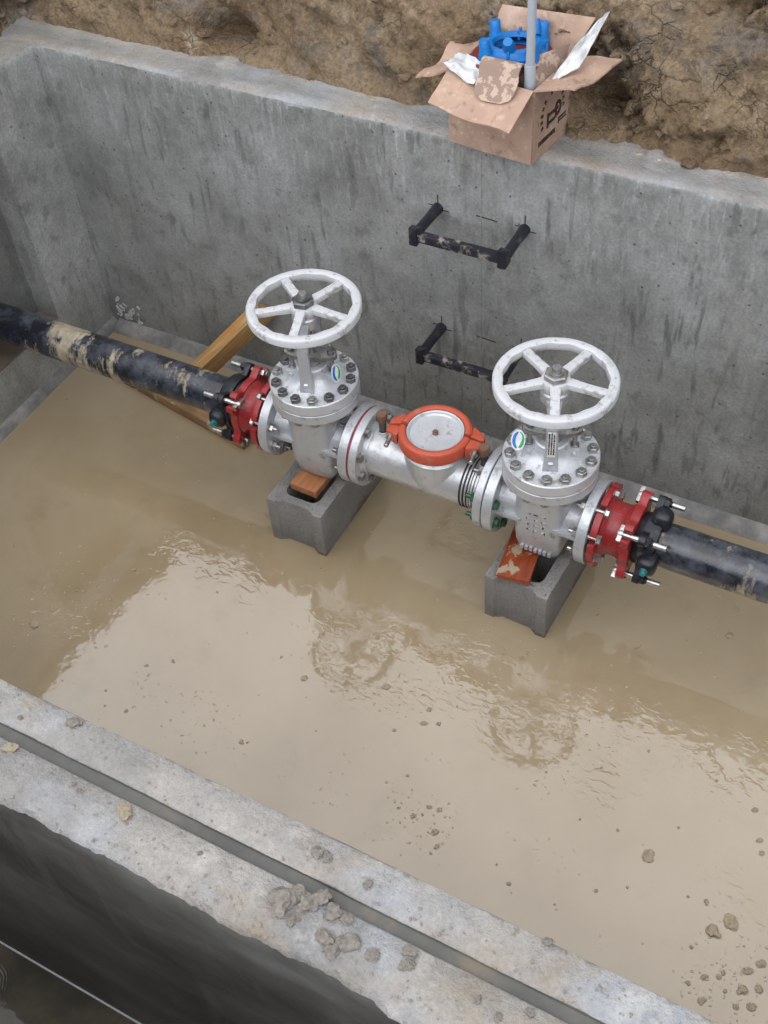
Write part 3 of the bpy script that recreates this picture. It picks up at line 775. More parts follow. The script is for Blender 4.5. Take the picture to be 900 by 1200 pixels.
    for txt, aa in (('OPEN', a0), ('CLOSE', a0 + (52 if not is_right else -46))):
        part('rim_lettering', text_geo(txt, .0165, .0012), 'wheel', wheel, RZ(aa - (0 if not is_right else 0)) @ T(.1415, 0, .4685) @ RZ(90 if not is_right else -90) @ T(0, -.005, 0), smooth=0)
    part('rim_arrow', merge(bar([(.1425 * math.cos(R(t)), .1425 * math.sin(R(t)), .468) for t in np.linspace(a0 + (16 if not is_right else -14), a0 + (34 if not is_right else -30), 8)], .0022, .0014)), 'wheel', wheel, smooth=0)
    # round emblem tag
    et = part('emblem_tag', prism([ellipse(.0185, .0265)], -.001, .001), 'white', v, emblem, label='oval white tag with blue and green halves')
    bl = [(.0155 * math.cos(t), .0225 * math.sin(t)) for t in np.linspace(R(95), R(250), 20)] + [(-.001 - .006 * math.sin(math.pi * k / 12) , -.021 + .040 * k / 12) for k in range(13)]
    gr = [(.0155 * math.cos(t), .0225 * math.sin(t)) for t in np.linspace(R(-60), R(85), 20)] + [(.001 + .0085 * math.sin(math.pi * (k / 12) ** .7), .021 - .040 * k / 12) for k in range(13)]
    part('blue_half', prism([bl], .0008, .0016), 'logo_blue', et, smooth=0)
    part('green_half', prism([gr], .0008, .0016), 'logo_green', et, smooth=0)
    if is_right:
        lab = part('paper_label', box(-.0105, .0105, -.0763, -.0735, .268, .352), 'white', v, YR, smooth=0, label='white paper label with black print')
        st = []
        r2 = random.Random(5)
        for col in range(3):
            zz = .276
            while zz < .346:
                h = r2.uniform(.003, .008); xw = -.0065 + col * .0062
                st.append(box(xw - .0016, xw + .0016, -.0772, -.0760, zz, zz + h))
                if r2.random() < .5: st.append(box(xw - .0026, xw + .0026, -.0772, -.0760, zz, zz + .0012))
                zz += h + r2.uniform(.001, .003)
        part('label_print', merge(*st), 'ink', lab, smooth=0)
    cm = []
    r3 = random.Random(11)
    if is_right:
        for row in range(3):
            for k in range(4):
                xx, zz = -.028 + row * .022 + r3.uniform(-.001, .001), .045 - k * .022
                cm += [box(xx, xx + .011, -.0872, -.078, zz, zz + .003), box(xx + r3.choice((0, .008)), xx + .003 + r3.choice((0, .008)), -.0872, -.078, zz - .008, zz + .003)]
        for k in range(7): cm.append(box(-.045 + k * .0135, -.045 + k * .0135 + .009, -.0805, -.066, -.116, -.103 + r3.uniform(-.003, .003)))
        o = part('cast_marking', merge(*cm), 'silver', v, A, smooth=0); o['kind'] = 'stuff'
    return v
def facing(loc, nrm, roll=0):
    z_ = Vector(nrm).normalized(); x_ = Vector((0, 0, 1)).cross(z_).normalized(); y_ = z_.cross(x_)
    m = Matrix.Identity(4)
    for i in range(3): m[i][0], m[i][1], m[i][2], m[i][3] = x_[i], y_[i], z_[i], loc[i]
    return m @ RZ(roll)
gate_valve(V1X, 'silver gate valve with white handwheel and dark nuts, beside the leaning timber', 16, 0, 'dull', -74 + 12, facing((.085, -.012, BZ + .262), (.95, -.10, .28), -14), False)
gate_valve(V2X, 'silver gate valve with white handwheel and paper label, beside the right-hand black pipe', 20, 3, 'zinc', -74, facing((-.075, -.045, BZ + .262), (.30, -.62, .72), -6), True)

# ================================================================== CENTRE FITTING, CAP, ORANGE CLAMP
XA, XB = V1X + FL + .005, V2X - FL - .0015          # faces of the fitting
TX = -.197
tee = thing('pipe_tee', 'silver pipe fitting with raised access neck between the two gate valves', 'pipe fitting', (TX, PY, PZ - .118))
A = T(0, 0, .118)
rn = .077
part('run', xf(lathe([(rn - .01, XA - TX)] + [(rn, XA - TX), (rn, XA - TX + .02), (rn, XB - TX - .062)], 56), TOX), 'tee', tee, A)
gp = [(rn, XB - TX - .062)]
for k in range(3):
    b = XB - TX - .060 + k * .009
    gp += [(rn + .0015, b), (rn + .0015, b + .0055), (rn - .009, b + .0058), (rn - .009, b + .0088)]
gp += [(rn, XB - TX - .032), (rn, XB - TX)]
part('grooved_end', xf(lathe(gp, 56), TOX), 'tee', tee, A)
for k in range(3):
    part('dark_ring', xf(lathe([(rn - .004, 0), (rn + .0022, .0005), (rn + .0026, .003), (rn + .0022, .0055), (rn - .004, .006)], 56), T(-.094 + .0105 * k - TX, 0, 0) @ TOX), 'rubber', tee, A)
part('neck', lathe([(.030, -.081), (.056, -.062), (.074, -.028), (.085, .015), (.0905, .06), (.0905, .088), (.081, .098), (.081, .135), (.07, .135)], 64), 'tee', tee, A)
fl = lathe([(.05, 0), (.1165, 0), (.1185, .002), (.1185, .022), (.117, .024), (.088, .024), (.082, .030), (.079, .036), (.05, .036)], 72)
part('flange', xf(fl, T(XA - TX, 0, 0) @ TOX), 'tee', tee, A)
part('flange', xf(fl, T(XB - TX, 0, 0) @ TOX @ RX(180)), 'silver', tee, A)
part('gasket', xf(lathe([(.05, 0), (.1155, 0), (.1155, .004), (.05, .004)], 64), T(XA - TX - .0045, 0, 0) @ TOX), 'gasket', tee, A, label='thin red gasket between the left flanges')
for nx, lab in ((-.365 - TX, 1), (-.049 - TX, 2)):
    nip = part('test_nipple', lathe([(0, .055), (.0125, .055), (.0115, .070), (.0105, .072), (.0105, .112), (0, .112)], 24), 'dull', tee, A @ T(nx, 0, .012))
    part('weld_collar', lathe([(.010, .058), (.0165, .060), (.014, .068), (.010, .070)], 24), 'silver', nip)
    part('nipple_cap', merge(lathe([(0, .118), (.0145, .118), (.0155, .121), (.0155, .134), (.014, .137), (0, .1375)], 12), lathe([(0, .108), (.0135, .108), (.0135, .119), (0, .119)], 16)), 'brown', nip, smooth=25)
ME['jbolt'] = mesh('flange_bolt', bolt_geo(.058))
for k in range(8):
    a = 22.5 + 45 * k
    place('flange_bolt', 'jbolt', 'zinc', tee, A @ on_axis(a, .096, XA - TX + .0245, 1))
    place('flange_bolt', 'jbolt', 'green' if 120 < a < 260 else 'zinc', tee, A @ on_axis(a, .096, XB - TX + .033, 1))
# cap
cap = thing('end_cap', 'round silver cap plate with small centre plug inside the orange clamp', 'cap', (TX, PY, PZ + .133))
part('cap_plate', lathe([(0, .000), (.081, .000), (.081, .014), (.0795, .017), (.076, .0155), (.0735, .0085), (.071, .0065), (.04, .0055), (0, .005)], 72), 'silver_top', cap)
part('plug', merge(hexprism(.0095, .004, .013), cyl(.006, .012, .017, 14)), 'brown', cap)
# orange clamp
cl = thing('pipe_clamp', 'orange two-piece bolted clamp ring around the silver cap', 'clamp', (TX, PY, PZ + .094), 9)
for s in (-1, 1):
    prof = [(.0815, .048), (.0815, .058), (.086, .0615), (.094, .0625), (.101, .058), (.104, .050), (.104, .023), (.101, .018), (.088, .016), (.0815, .018), (.0815, .024), (.095, .026), (.095, .046)]
    n = 40; secs = []
    for k in range(n + 1):
        t = R(4 + 172 * k / n) if s > 0 else R(184 + 172 * k / n)
        secs.append([(r_ * math.cos(t), r_ * math.sin(t), z) for r_, z in prof])
    half = loft(secs)
    pads = []
    for e in (-1, 1):
        y0_, y1_ = (.004, .030) if s > 0 else (-.030, -.004)
        pads.append(loft([[(e * .098, s * .045, .017), (e * .098, s * .005, .017), (e * .098, s * .005, .054), (e * .098, s * .045, .054)],
                          [(e * .118, s * .034, .014), (e * .118, s * .004, .014), (e * .118, s * .004, .050), (e * .118, s * .034, .050)],
                          [(e * .136, s * .024, .018), (e * .136, s * .004, .018), (e * .136, s * .004, .045), (e * .136, s * .024, .045)]]))
    part('clamp_half', merge(half, *pads), 'orange', cl, bevel=.0015)
for e in (-1, 1):
    g = merge(cyl(.0068, -.072, .040, 14), hexprism(.0125, -.040, -.028), xf(lathe([(0, 0), (.011, 0), (.012, .003), (.010, .009), (0, .010)], 16), T(0, 0, .032)))
    part('clamp_bolt', g, 'steel', cl, T(e * .121, 0, .032) @ RX(-90))

# ================================================================== RED ADAPTERS + BLACK GLANDS
ME['abolt'] = mesh('flange_bolt', bolt_geo(.056, .013, .0068, .012))
tb = merge(cyl(.0078, -.004, .118, 16), xf(box(-.0075, .0075, -.023, .023, -.010, .002), Matrix.Identity(4)), lathe([(0, -.012), (.009, -.012), (.011, -.006), (.011, .002), (0, .002)], 14))
ME['tbolt'] = mesh('t_bolt', tb, .001)
def adapter(s, xface, label):
    r = thing('flange_adapter', label, 'pipe adapter', (xface, PY, PZ - .12))
    A = T(0, 0, .12) @ (Matrix.Identity(4) if s > 0 else RZ(180))        # local +x points away from the valve
    # slotted flange
    out = []
    for k in range(8):
        c = 22.5 + 45 * k
        for t in np.linspace(c - 39, c - 6.2, 9): out.append((.1175 * math.cos(R(t)), .1175 * math.sin(R(t))))
        for t in np.linspace(180, 0, 7):
            pass
        ca, sa = math.cos(R(c)), math.sin(R(c))
        for u in np.linspace(-90, 90, 9):
            rr_, w_ = .094 - .0115 * math.cos(R(u)), .0115 * math.sin(R(u))
            out.append((rr_ * ca - w_ * sa, rr_ * sa + w_ * ca))
    part('slotted_flange', xf(prism([out], .004, .022), TOX), 'red', r, A, bevel=.0015)
    part('barrel', xf(lathe([(.055, .003), (.086, .003), (.086, .024), (.080, .030), (.0745, .038), (.0735, .055), (.0745, .068), (.079, .076), (.085, .083), (.087, .090), (.087, .106), (.066, .107), (.066, .09)], 56), TOX), 'red', r, A)
    out = []
    for k in range(180):
        t = 2 * math.pi * k / 180; q = (math.degrees(t) - 45) % 90
        q = min(q, 90 - q)                                   # degrees from the nearest ear
        ear = 1 / (1 + math.exp((q - 19) / 2.2))
        rad = .0905 + .0325 * ear
        if q < 6.5: rad = min(rad, .104)
        out.append((rad * math.cos(t), rad * math.sin(t)))
    part('bell_flange', xf(prism([out], .085, .108), TOX), 'red', r, A, bevel=.002)
    for k in range(8):
        place('flange_bolt', 'abolt', 'steel', r, A @ on_axis(22.5 + 45 * k, .0945, .0225, 1))
    for k in range(4):
        place('t_bolt', 'tbolt', 'steel', r, A @ on_axis(45 + 90 * k, .106, .083, 1) @ RZ(0))
    return r
def gland(s, xface, label, wedges):
    r = thing('retainer_gland', label, 'pipe gland', (xface, PY, PZ - .12))
    A = T(0, 0, .12) @ (Matrix.Identity(4) if s > 0 else RZ(180))
    out = []
    for k in range(180):
        t = 2 * math.pi * k / 180; q = (math.degrees(t) - 45) % 90; q = min(q, 90 - q)
        out.append(((.083 + .040 / (1 + math.exp((q - 10) / 1.8))) * math.cos(t), (.083 + .040 / (1 + math.exp((q - 10) / 1.8))) * math.sin(t)))
    hole = [(.0625 * math.cos(2 * math.pi * k / 48), .0625 * math.sin(2 * math.pi * k / 48)) for k in range(48)]
    part('gland_ring', xf(prism([out, hole], .128, .146), TOX), 'black', r, A, bevel=.002)
    part('gland_collar', xf(lathe([(.0625, .110), (.070, .110), (.074, .128), (.082, .130), (.084, .160), (.080, .168), (.0635, .170), (.0625, .146)], 48), TOX), 'black', r, A)
    for k in range(4):
        place('nut', 'nut', 'black', r, A @ on_axis(45 + 90 * k, .106, .146, 1))
    for w in wedges:
        # w: angle in world; mirrored for the left-hand one
        ww = w if s > 0 else 180 - w
        pk = loft([superring(.024, .026, .060, 3, 20), superring(.027, .030, .078, 3, 20), superring(.025, .027, .098, 3, 20), superring(.017, .018, .108, 2.5, 20)])
        a = R(ww)
        mx = A @ Matrix.Translation((.160, 0, 0)) @ RX(ww - 90)
        o = part('wedge_pocket', pk, 'black', r, mx, smooth=50)
        if w > 90: part('wedge_bolt', merge(hexprism(.0085, .105, .122), cyl(.0105, .104, .109, 14)), 'teal', o)
    return r
adapter(-1, V1X - FL - .002, 'red iron flange adapter with bright bolts left of the left gate valve')
adapter(1, V2X + FL + .002, 'red iron flange adapter with bright bolts right of the right gate valve')
gland(-1, V1X - FL - .002, 'black iron gland clamped on the left pipe against the red adapter', (180, 0))
gland(1, V2X + FL + .002, 'black iron gland clamped on the right pipe against the red adapter', (180, 80))

# ================================================================== BLOCKS AND BOARDS
def rrect(x0, x1, y0, y1, r, n=4):
    o = []
    for cx, cy, a in ((x1 - r, y1 - r, 0), (x0 + r, y1 - r, 90), (x0 + r, y0 + r, 180), (x1 - r, y0 + r, 270)):
        for k in range(n + 1): o.append((cx + r * math.cos(R(a + 90 * k / n)), cy + r * math.sin(R(a + 90 * k / n))))
    return o
def block(label, x, y, rz, h):
    root = thing('concrete_block', label, 'concrete block', (x, y, -.012), rz, 'hollow blocks holding up the valves')
    w, L = .095, .390
    def endp(s):   # notched end: two ears, shallow centre recess
        e = .014
        return [(-w, 0), (-w + .030, 0), (-w + .034, e * .45), (-w + .040, e * .45), (-w + .050, e), (w - .050, e), (w - .040, e * .45), (w - .034, e * .45), (w - .030, 0), (w, 0)]
    outer = [(a, b) for a, b in endp(1)] + [(-a, L - b) for a, b in endp(1)]
    h1 = rrect(-.058, .058, .042, .178, .024)[::-1]
    h2 = rrect(-.058, .058, .212, .348, .024)[::-1]
    g = prism([outer, h1, h2], 0, h)
    part('block_shell', g, 'block', root, bevel=.0018)
    return root
block('grey hollow concrete block with tan board on top, under the left valve', -.593, -.262, -.2, .190)
block('grey hollow concrete block with red board on top, under the right valve', .126, -.2545, -2.1, .190)
def board(name, label, cat, x, y, z, L, W, Tk, mat, rz=0, ry=0, rx=0, taper=0):
    """x runs along the length"""
    bm = bmesh.new()
    n = 24; rr = random.Random(hash(label) % 97 if False else len(label))
    secs = []
    for k in range(n + 1):
        u = -L / 2 + L * k / n; wv = rr.uniform(-.0008, .0008)
        secs.append([(u, -W / 2 + wv, -Tk / 2), (u, W / 2 + wv, -Tk / 2), (u, W / 2 + wv, Tk / 2 + rr.uniform(-.0005, .0005)), (u, -W / 2 + wv, Tk / 2 + rr.uniform(-.0005, .0005))])
    bm.free()
    o = tag(add(name, mesh(name, loft(secs), .0015), mat), label, cat)
    o.matrix_world = T(x, y, z) @ RZ(rz) @ RY(ry) @ RX(rx)
    return o
board('wooden_board', 'tan wooden board packed between the left valve and its concrete block', 'board', -.588, -.110, .1955, .18, .092, .026, 'board1', 90 - 2)
board('wooden_board', 'red-stained wooden board packed between the right valve and its concrete block', 'board', .096, -.130, .1930, .23, .095, .018, 'board2', 98, 0)
board('wooden_plank', 'flat weathered plank lying in the mud under the left pipe', 'plank', -1.295, .140, .018, .66, .125, .036, 'plank', -10.2)
# leaning timber: foot in the mud, head on the far wall
tb0, tb1 = Vector((-1.315, .135, .045)), Vector((-1.048, YF - .040, .335))
t_ = (tb1 - tb0).normalized(); side = t_.cross(Vector((0, 0, 1))).normalized(); nn = side.cross(t_).normalized()
o = tag(add('leaning_timber', mesh('leaning_timber', loft([[tuple(Vector((u, y_, z_))) for y_, z_ in ((-.022, -.042), (.022, -.042), (.022, .042), (-.022, .042))] for u in np.linspace(0, (tb1 - tb0).length, 14)]), .0025), 'timber'),
        'yellow-brown timber offcut leaning on the far wall behind the left pipe', 'timber')
m4 = Matrix.Identity(4)
for i in range(3): m4[i][0], m4[i][1], m4[i][2], m4[i][3] = t_[i], -side[i], nn[i], tb0[i]
o.matrix_world = m4 @ RX(26)

# ================================================================== STEP IRONS
def step(z, label):
    r = thing('step_iron', label, 'ladder rung', (-.278, YF, z), 0, 'step irons in the far wall')
    xl, d = .132, .142
    for s in (-1, 1):
        g = tube([(s * xl, .02, 0), (s * xl, -.004, 0), (s * xl, -.05, .0), (s * (xl + .001), -.10, 0), (s * (xl + .002), -d, 0)], [.0165, .0165, .0145, .0145, .016], 12)
        part('leg', g, 'black', r, smooth=40)
        part('foot_guard', loft([[(s * xl - .012, -d - .016, -.026), (s * xl + .012, -d - .016, -.026), (s * xl + .012, -d - .016, .030), (s * xl - .012, -d - .016, .030)], [(s * xl - .016, -d + .014, -.018), (s * xl + .016, -d + .014, -.018), (s * xl + .016, -d + .014, .022), (s * xl - .016, -d + .014, .022)]]), 'black', r, bevel=.003)
        # cracked star of scratches around the drilled hole
        part('hole_scratches', merge(box(s * xl - .0015, s * xl + .0015, -.0012, .002, .012, .042), box(s * xl - .030, s * xl - .014, -.0012, .002, .004, .0065), box(s * xl + .014, s * xl + .034, -.0012, .002, -.006, -.0035)), 'ink', r, smooth=0)
    g = []
    tr = box(-xl, xl, -d - .0125, -d + .0125, -.0135, .011)
    part('tread', merge(tr), 'tread' if 'tread' in M else 'black', r, bevel=.003)
    return r
M['tread'] = mat_paint('muddy_black_plastic', (.014, .015, .022), .4, 0, (.30, .26, .22), .8, 30, .5, edge=.57)
step(.868, 'upper black ladder rung set in the far wall below the cardboard box')
step(.440, 'lower black ladder rung set in the far wall, partly behind the right handwheel')
# pencil ticks on the wall at the rungs belong to the wall
for z in (.872, .442):
    part('scratch_mark', merge(xf(box(-.030, .034, -.0012, .002, -.0015, .0015), T(-.262, YF, z) @ RY(3))), 'ink', vault, smooth=0)

# ================================================================== CARDBOARD BOX AND ITS CONTENTS
bx = thing('cardboard_box', 'open brown cardboard box with spread flaps sitting on the far wall', 'box', (-.117, .346, H + .002))
ang = -6.5; ca, sa = math.cos(R(ang)), math.sin(R(ang))
BW, BD, BH, TK = .243, .190, .196, .004
def bl(u, v, z):            # box frame: u from the front-right corner towards the left, v backwards
    return Vector((-u * ca - v * sa, -u * sa + v * ca, z))
def slab(P, th, bend=0.0, n=8, mseed=0, wob=1.0):
    """thin panel over a quad P[0..3] (P0-P1 hinge, P3-P2 free edge), bowed by bend"""
    P = [Vector(p) for p in P]; nrm = (P[1] - P[0]).cross(P[3] - P[0]).normalized()
    top, bot = [], []
    for i in range(n + 1):
        for j in range(n + 1):
            u, v = i / n, j / n
            p = (P[0] * (1 - u) + P[1] * u) * (1 - v) + (P[3] * (1 - u) + P[2] * u) * v
            w = float(vnoise(np.array([[u * 2.3 + mseed, v * 2.3, mseed * 1.7]]), 3)[0]) * (.003 + .011 * v) * wob
            p = p + nrm * (bend * v * v + w)
            top.append(tuple(p + nrm * th / 2)); bot.append(tuple(p - nrm * th / 2))
    m = (n + 1) ** 2; V = top + bot; F = []
    ix = lambda i, j: i * (n + 1) + j
    for i in range(n):
        for j in range(n):
            a = (ix(i, j), ix(i + 1, j), ix(i + 1, j + 1), ix(i, j + 1)); F.append(a); F.append(tuple(k + m for k in reversed(a)))
    for i in range(n):
        for a, b in ((ix(i, 0), ix(i + 1, 0)), (ix(i + 1, n), ix(i, n)), (ix(0, i + 1), ix(0, i)), (ix(n, i), ix(n, i + 1))): F.append((b, a, a + m, b + m))
    return V, F
FR, FLc, BRc, BLc = [lambda z, u=u, v=v: bl(u, v, z) for u, v in ((0, 0), (BW, 0), (0, BD), (BW, BD))]
part('side_panel', slab([FLc(0), FR(0), FR(BH), FLc(BH)], TK, 0, 8, 1), 'card', bx)
rpn = part('side_panel', slab([FR(0) + bl(0, .005, 0), BRc(0) - bl(0, .005, 0), BRc(BH) - bl(0, .005, 0), FR(BH) + bl(0, .005, 0)], TK, 0, 8, 0, 0.0), 'card', bx, label='right side of the box with a printed black logo')
part('side_panel', slab([BRc(0), BLc(0), BLc(BH), BRc(BH)], TK, 0, 8, 3), 'card', bx)
part('side_panel', slab([BLc(0) - bl(0, .005, 0), FLc(0) + bl(0, .005, 0), FLc(BH) + bl(0, .005, 0), BLc(BH) - bl(0, .005, 0)], TK, 0, 8, 4), 'card', bx)
part('bottom_panel', slab([FLc(.004) + bl(-.004, .004, 0), FR(.004) + bl(.004, .004, 0), BRc(.004) + bl(.004, -.004, 0), BLc(.004) + bl(-.004, -.004, 0)], .004), 'card_in', bx)
W = lambda x, y, z: Vector((x, y, z)) - Vector((-.117, .346, H + .002))
part('flap', slab([FLc(BH + .001), FR(BH + .001), W(-.130, .232, 1.247), W(-.356, .250, 1.273)], TK, .006, 8, 5), 'card_in', bx)
part('flap', slab([FR(BH + .001), BRc(BH + .001), W(.030, .545, 1.322), W(-.014, .350, 1.318)], TK, .006, 8, 6), 'card_in', bx)
part('flap', slab([BRc(BH + .001), BLc(BH + .001), W(-.31, .592, 1.372), W(-.052, .575, 1.388)], TK, .004, 8, 7), 'card_in', bx)
part('flap', slab([BLc(BH + .001), FLc(BH + .001), W(-.440, .358, 1.250), W(-.425, .535, 1.262)], TK, -.006, 8, 8), 'card_in', bx)
# printed logo on the right panel: arched lettering, a heavy mark, a bar and a line of print below
nrm = (bl(-1, 0, 0)).normalized()
def on_panel(g2, parent=rpn):
    # g2 given in (along depth s, height t, out) panel coordinates
    ov = bl(0, 1, 0)
    V = [tuple(ov * a + Vector((0, 0, b)) + nrm * c) for a, b, c in g2[0]]
    return V, g2[1]
pr = []
r5 = random.Random(2)
for k in range(13):
    if k in (5,): continue
    t = R(200 - 17 * k); cx_, cy_ = .098 + .056 * math.cos(t), .098 + .060 * math.sin(t)
    m = T(cx_, cy_, 0) @ RZ(math.degrees(t) - 90)
    pr.append(xf(box(-.0045, -.0022, -.006, .006, .0026, .0034), m)); pr.append(xf(box(.0018, .0040, -.006, .006, .0026, .0034), m))
    pr.append(xf(box(-.0040, .0036, r5.choice((-.006, -.001, .004)), r5.choice((-.006, -.001, .004)) + .0022, .0026, .0036), m))
pr += [box(.078, .128, .094, .103, .0026, .0034), box(.078, .112, .072, .081, .0026, .0035), box(.070, .079, .066, .106, .0026, .0036), box(.112, .120, .074, .094, .0026, .0037)]
ringlet = prism([ellipse(.017, .021, 24), ellipse(.008, .011, 24)[::-1]], .0026, .0038)
pr.append(xf(ringlet, T(.126, .098, 0)))
pr += [box(.130, .172, .062, .067, .0026, .0034), box(.130, .172, .054, .058, .0026, .0034), box(.130, .135, .050, .068, .0026, .0035)]
s_ = .030
while s_ < .118:
    w_ = r5.uniform(.004, .0075)
    pr.append(box(s_, s_ + .0018, .034, .047, .0026, .0034)); pr.append(box(s_ + w_ - .0018, s_ + w_, .034, .047, .0026, .0034))
    h_ = r5.choice((.034, .0395, .045)); pr.append(box(s_, s_ + w_, h_, h_ + .002, .0026, .0035))
    s_ += w_ + r5.uniform(.0018, .003)
part('printed_logo', on_panel(merge(*pr)), 'ink', rpn, smooth=0, label='dark printed arch of lettering with a logo and a text line')
# packing card folded over the front edge, and a second torn piece
def ribbon(path, wdir, w, th, name, mat, label, cat, end_round=True):
    P = [Vector(p) for p in path]; wd = Vector(wdir).normalized(); n = len(P); m = 8; top, bot = [], []
    for i, p in enumerate(P):
        t = (P[min(i + 1, n - 1)] - P[max(i - 1, 0)]).normalized(); nr = t.cross(wd).normalized()
        k = 1.0
        if end_round: k = min(1.0, math.sqrt(max(0, 1 - max(0, (i - (n - 4)) / 3.0) ** 2)) * .55 + .45)
        for j in range(m + 1):
            q = p + wd * (w * k * (j / m - .5)); top.append(tuple(q + nr * th / 2)); bot.append(tuple(q - nr * th / 2))
    V = top + bot; M_ = len(top); F = []
    ix = lambda i, j: i * (m + 1) + j
    for i in range(n - 1):
        for j in range(m):
            a = (ix(i, j), ix(i + 1, j), ix(i + 1, j + 1), ix(i, j + 1)); F.append(a); F.append(tuple(k + M_ for k in reversed(a)))
        for j in (0, m): F.append((ix(i, j), ix(i + 1, j), ix(i + 1, j) + M_, ix(i, j) + M_))
    for j in range(m):
        for i in (0, n - 1): F.append((ix(i, j), ix(i, j + 1), ix(i, j + 1) + M_, ix(i, j) + M_))
    return tag(add(name, mesh(name, (V, F)), mat), label, cat)
pth = []
for k in range(6): pth.append((-.213, .410 - .003 * k, 1.235 + .016 * k))
for k in range(1, 9):
    a = R(20 * k); pth.append((-.211, .372 + .023 * math.cos(a), 1.322 + .022 * math.sin(a)))
for k in range(1, 7): pth.append((-.207, .350 - .0095 * k, 1.326 - .0080 * k))
ribbon(pth, (1, -.03, 0), .106, .004, 'packing_card', 'peeled', 'peeled strip of packing cardboard curled over the front flap of the box', 'cardboard')
wg = slab([(-.128, .372, 1.268), (-.098, .470, 1.272), (-.083, .478, 1.362), (-.155, .420, 1.342)], .004, .004, 8, 12)
tag(add('packing_card', mesh('packing_card', wg), 'peeled'), 'torn cardboard divider standing beside the grey pole in the box', 'cardboard')
# maroon plate and blue fitting
mp = lathe([(0, -.006), (.098, -.006), (.104, -.002), (.104, .004), (.100, .007), (.070, .006), (0, .004)], 48)
o = tag(add('gasket_plate', mesh('gasket_plate', mp), 'maroon'), 'round dark red plate under the blue fitting in the box', 'gasket')
BLUE = T(-.226, .464, 1.311) @ RX(-4) @ RY(-3) @ RZ(12)
o.matrix_world = BLUE
bf = thing('blue_fitting', 'bright blue cast pipe gland with bolt bosses lying in the box', 'pipe fitting', (-.226, .446, 1.318))
bf.matrix_world = BLUE @ T(.004, .008, .008) @ Matrix.Diagonal((.92, .92, .92, 1))
part('gland_ring', lathe([(.052, .0), (.088, .0), (.092, .004), (.092, .010), (.084, .013), (.078, .026), (.068, .031), (.060, .029), (.056, .018)], 56), 'blue', bf)
for a in (45, 135, 225, 315):
    part('ear', loft([superring(.022, .026, .0, 3, 20, .086, 0), superring(.021, .024, .012, 3, 20, .086, 0), superring(.014, .016, .018, 3, 20, .088, 0)]), 'blue', bf, RZ(a))
    part('boss', lathe([(0, .006), (.021, .008), (.019, .016), (.0150, .036), (.0150, .054), (.013, .057), (.0, .057)], 24), 'blue', bf, RZ(a) @ T(.090, 0, 0) @ RY(6))
part('rib', merge(*[xf(box(.058, .086, -.004, .004, .008, .034), RZ(a)) for a in (0, 90, 180, 270)]), 'blue', bf, bevel=.0015)
part('wedge_boss', xf(lathe([(0, 0), (.018, 0), (.0165, .02), (.0125, .040), (0, .042)], 20), T(.0, -.060, .030) @ RX(40)), 'blue', bf)
part('wedge_boss', xf(lathe([(0, 0), (.018, 0), (.0165, .02), (.0125, .040), (0, .042)], 20), T(.045, .045, .030) @ RX(-30)), 'blue', bf)
# plastic bags
def bag(P, n, amp, label, seed, mat='bag'):
    P = [Vector(p) for p in P]; nu = nv = n; V = []
    nrm = (P[1] - P[0]).cross(P[3] - P[0]).normalized()
    for i in range(nu + 1):
        for j in range(nv + 1):
            u, v = i / nu, j / nv
            p = (P[0] * (1 - u) + P[1] * u) * (1 - v) + (P[3] * (1 - u) + P[2] * u) * v
            d = float(fbm(np.array([[u * 3 + seed, v * 3, seed * 2.0]]), 3, seed)[0]); d1 = float(worley(np.array([[u * 3 + seed, v * 3 + .3, .5]]), seed)[0][0])
            V.append(tuple(p + nrm * (amp * (d + .9 * (d1 - .4)))))
    m = len(V); th = .0012
    V2 = [tuple(Vector(q) - nrm * th) for q in V]; F = []
    ix = lambda i, j: i * (nv + 1) + j
    for i in range(nu):
        for j in range(nv):
            a = (ix(i, j), ix(i + 1, j), ix(i + 1, j + 1), ix(i, j + 1)); F.append(a); F.append(tuple(k + m for k in reversed(a)))
    for i in range(nu):
        for a, b in ((ix(i, 0), ix(i + 1, 0)), (ix(i + 1, nv), ix(i, nv)), (ix(0, i + 1), ix(0, i)), (ix(nu, i), ix(nu, i + 1))): F.append((b, a, a + m, b + m))
    return tag(add('plastic_bag', mesh('plastic_bag', (V + V2, F), smooth=60), mat), label, 'bag')
bag([(-.104, .395, 1.285), (-.040, .445, 1.322), (-.012, .552, 1.425), (-.045, .525, 1.392)], 16, .016, 'clear plastic bag pulled up to a point at the right corner of the box', 4)
bag([(-.376, .372, 1.304), (-.268, .322, 1.298), (-.262, .376, 1.326), (-.352, .420, 1.318)], 16, .020, 'crumpled white plastic bag over the left corner of the box', 9)
# grey pole
pl = thing('grey_pole', 'upright grey plastic pole with a wider socket standing in the box', 'pole', (-.141, .378, H + .010))
part('pole_shaft', lathe([(0, .15), (.0108, .15), (.0108, .62), (.0098, .622), (0, .622)], 24), 'pole', pl)
part('pole_socket', lathe([(0, .0), (.0142, .0), (.0142, .238), (.0132, .241), (.0106, .241)], 24), 'pole', pl)

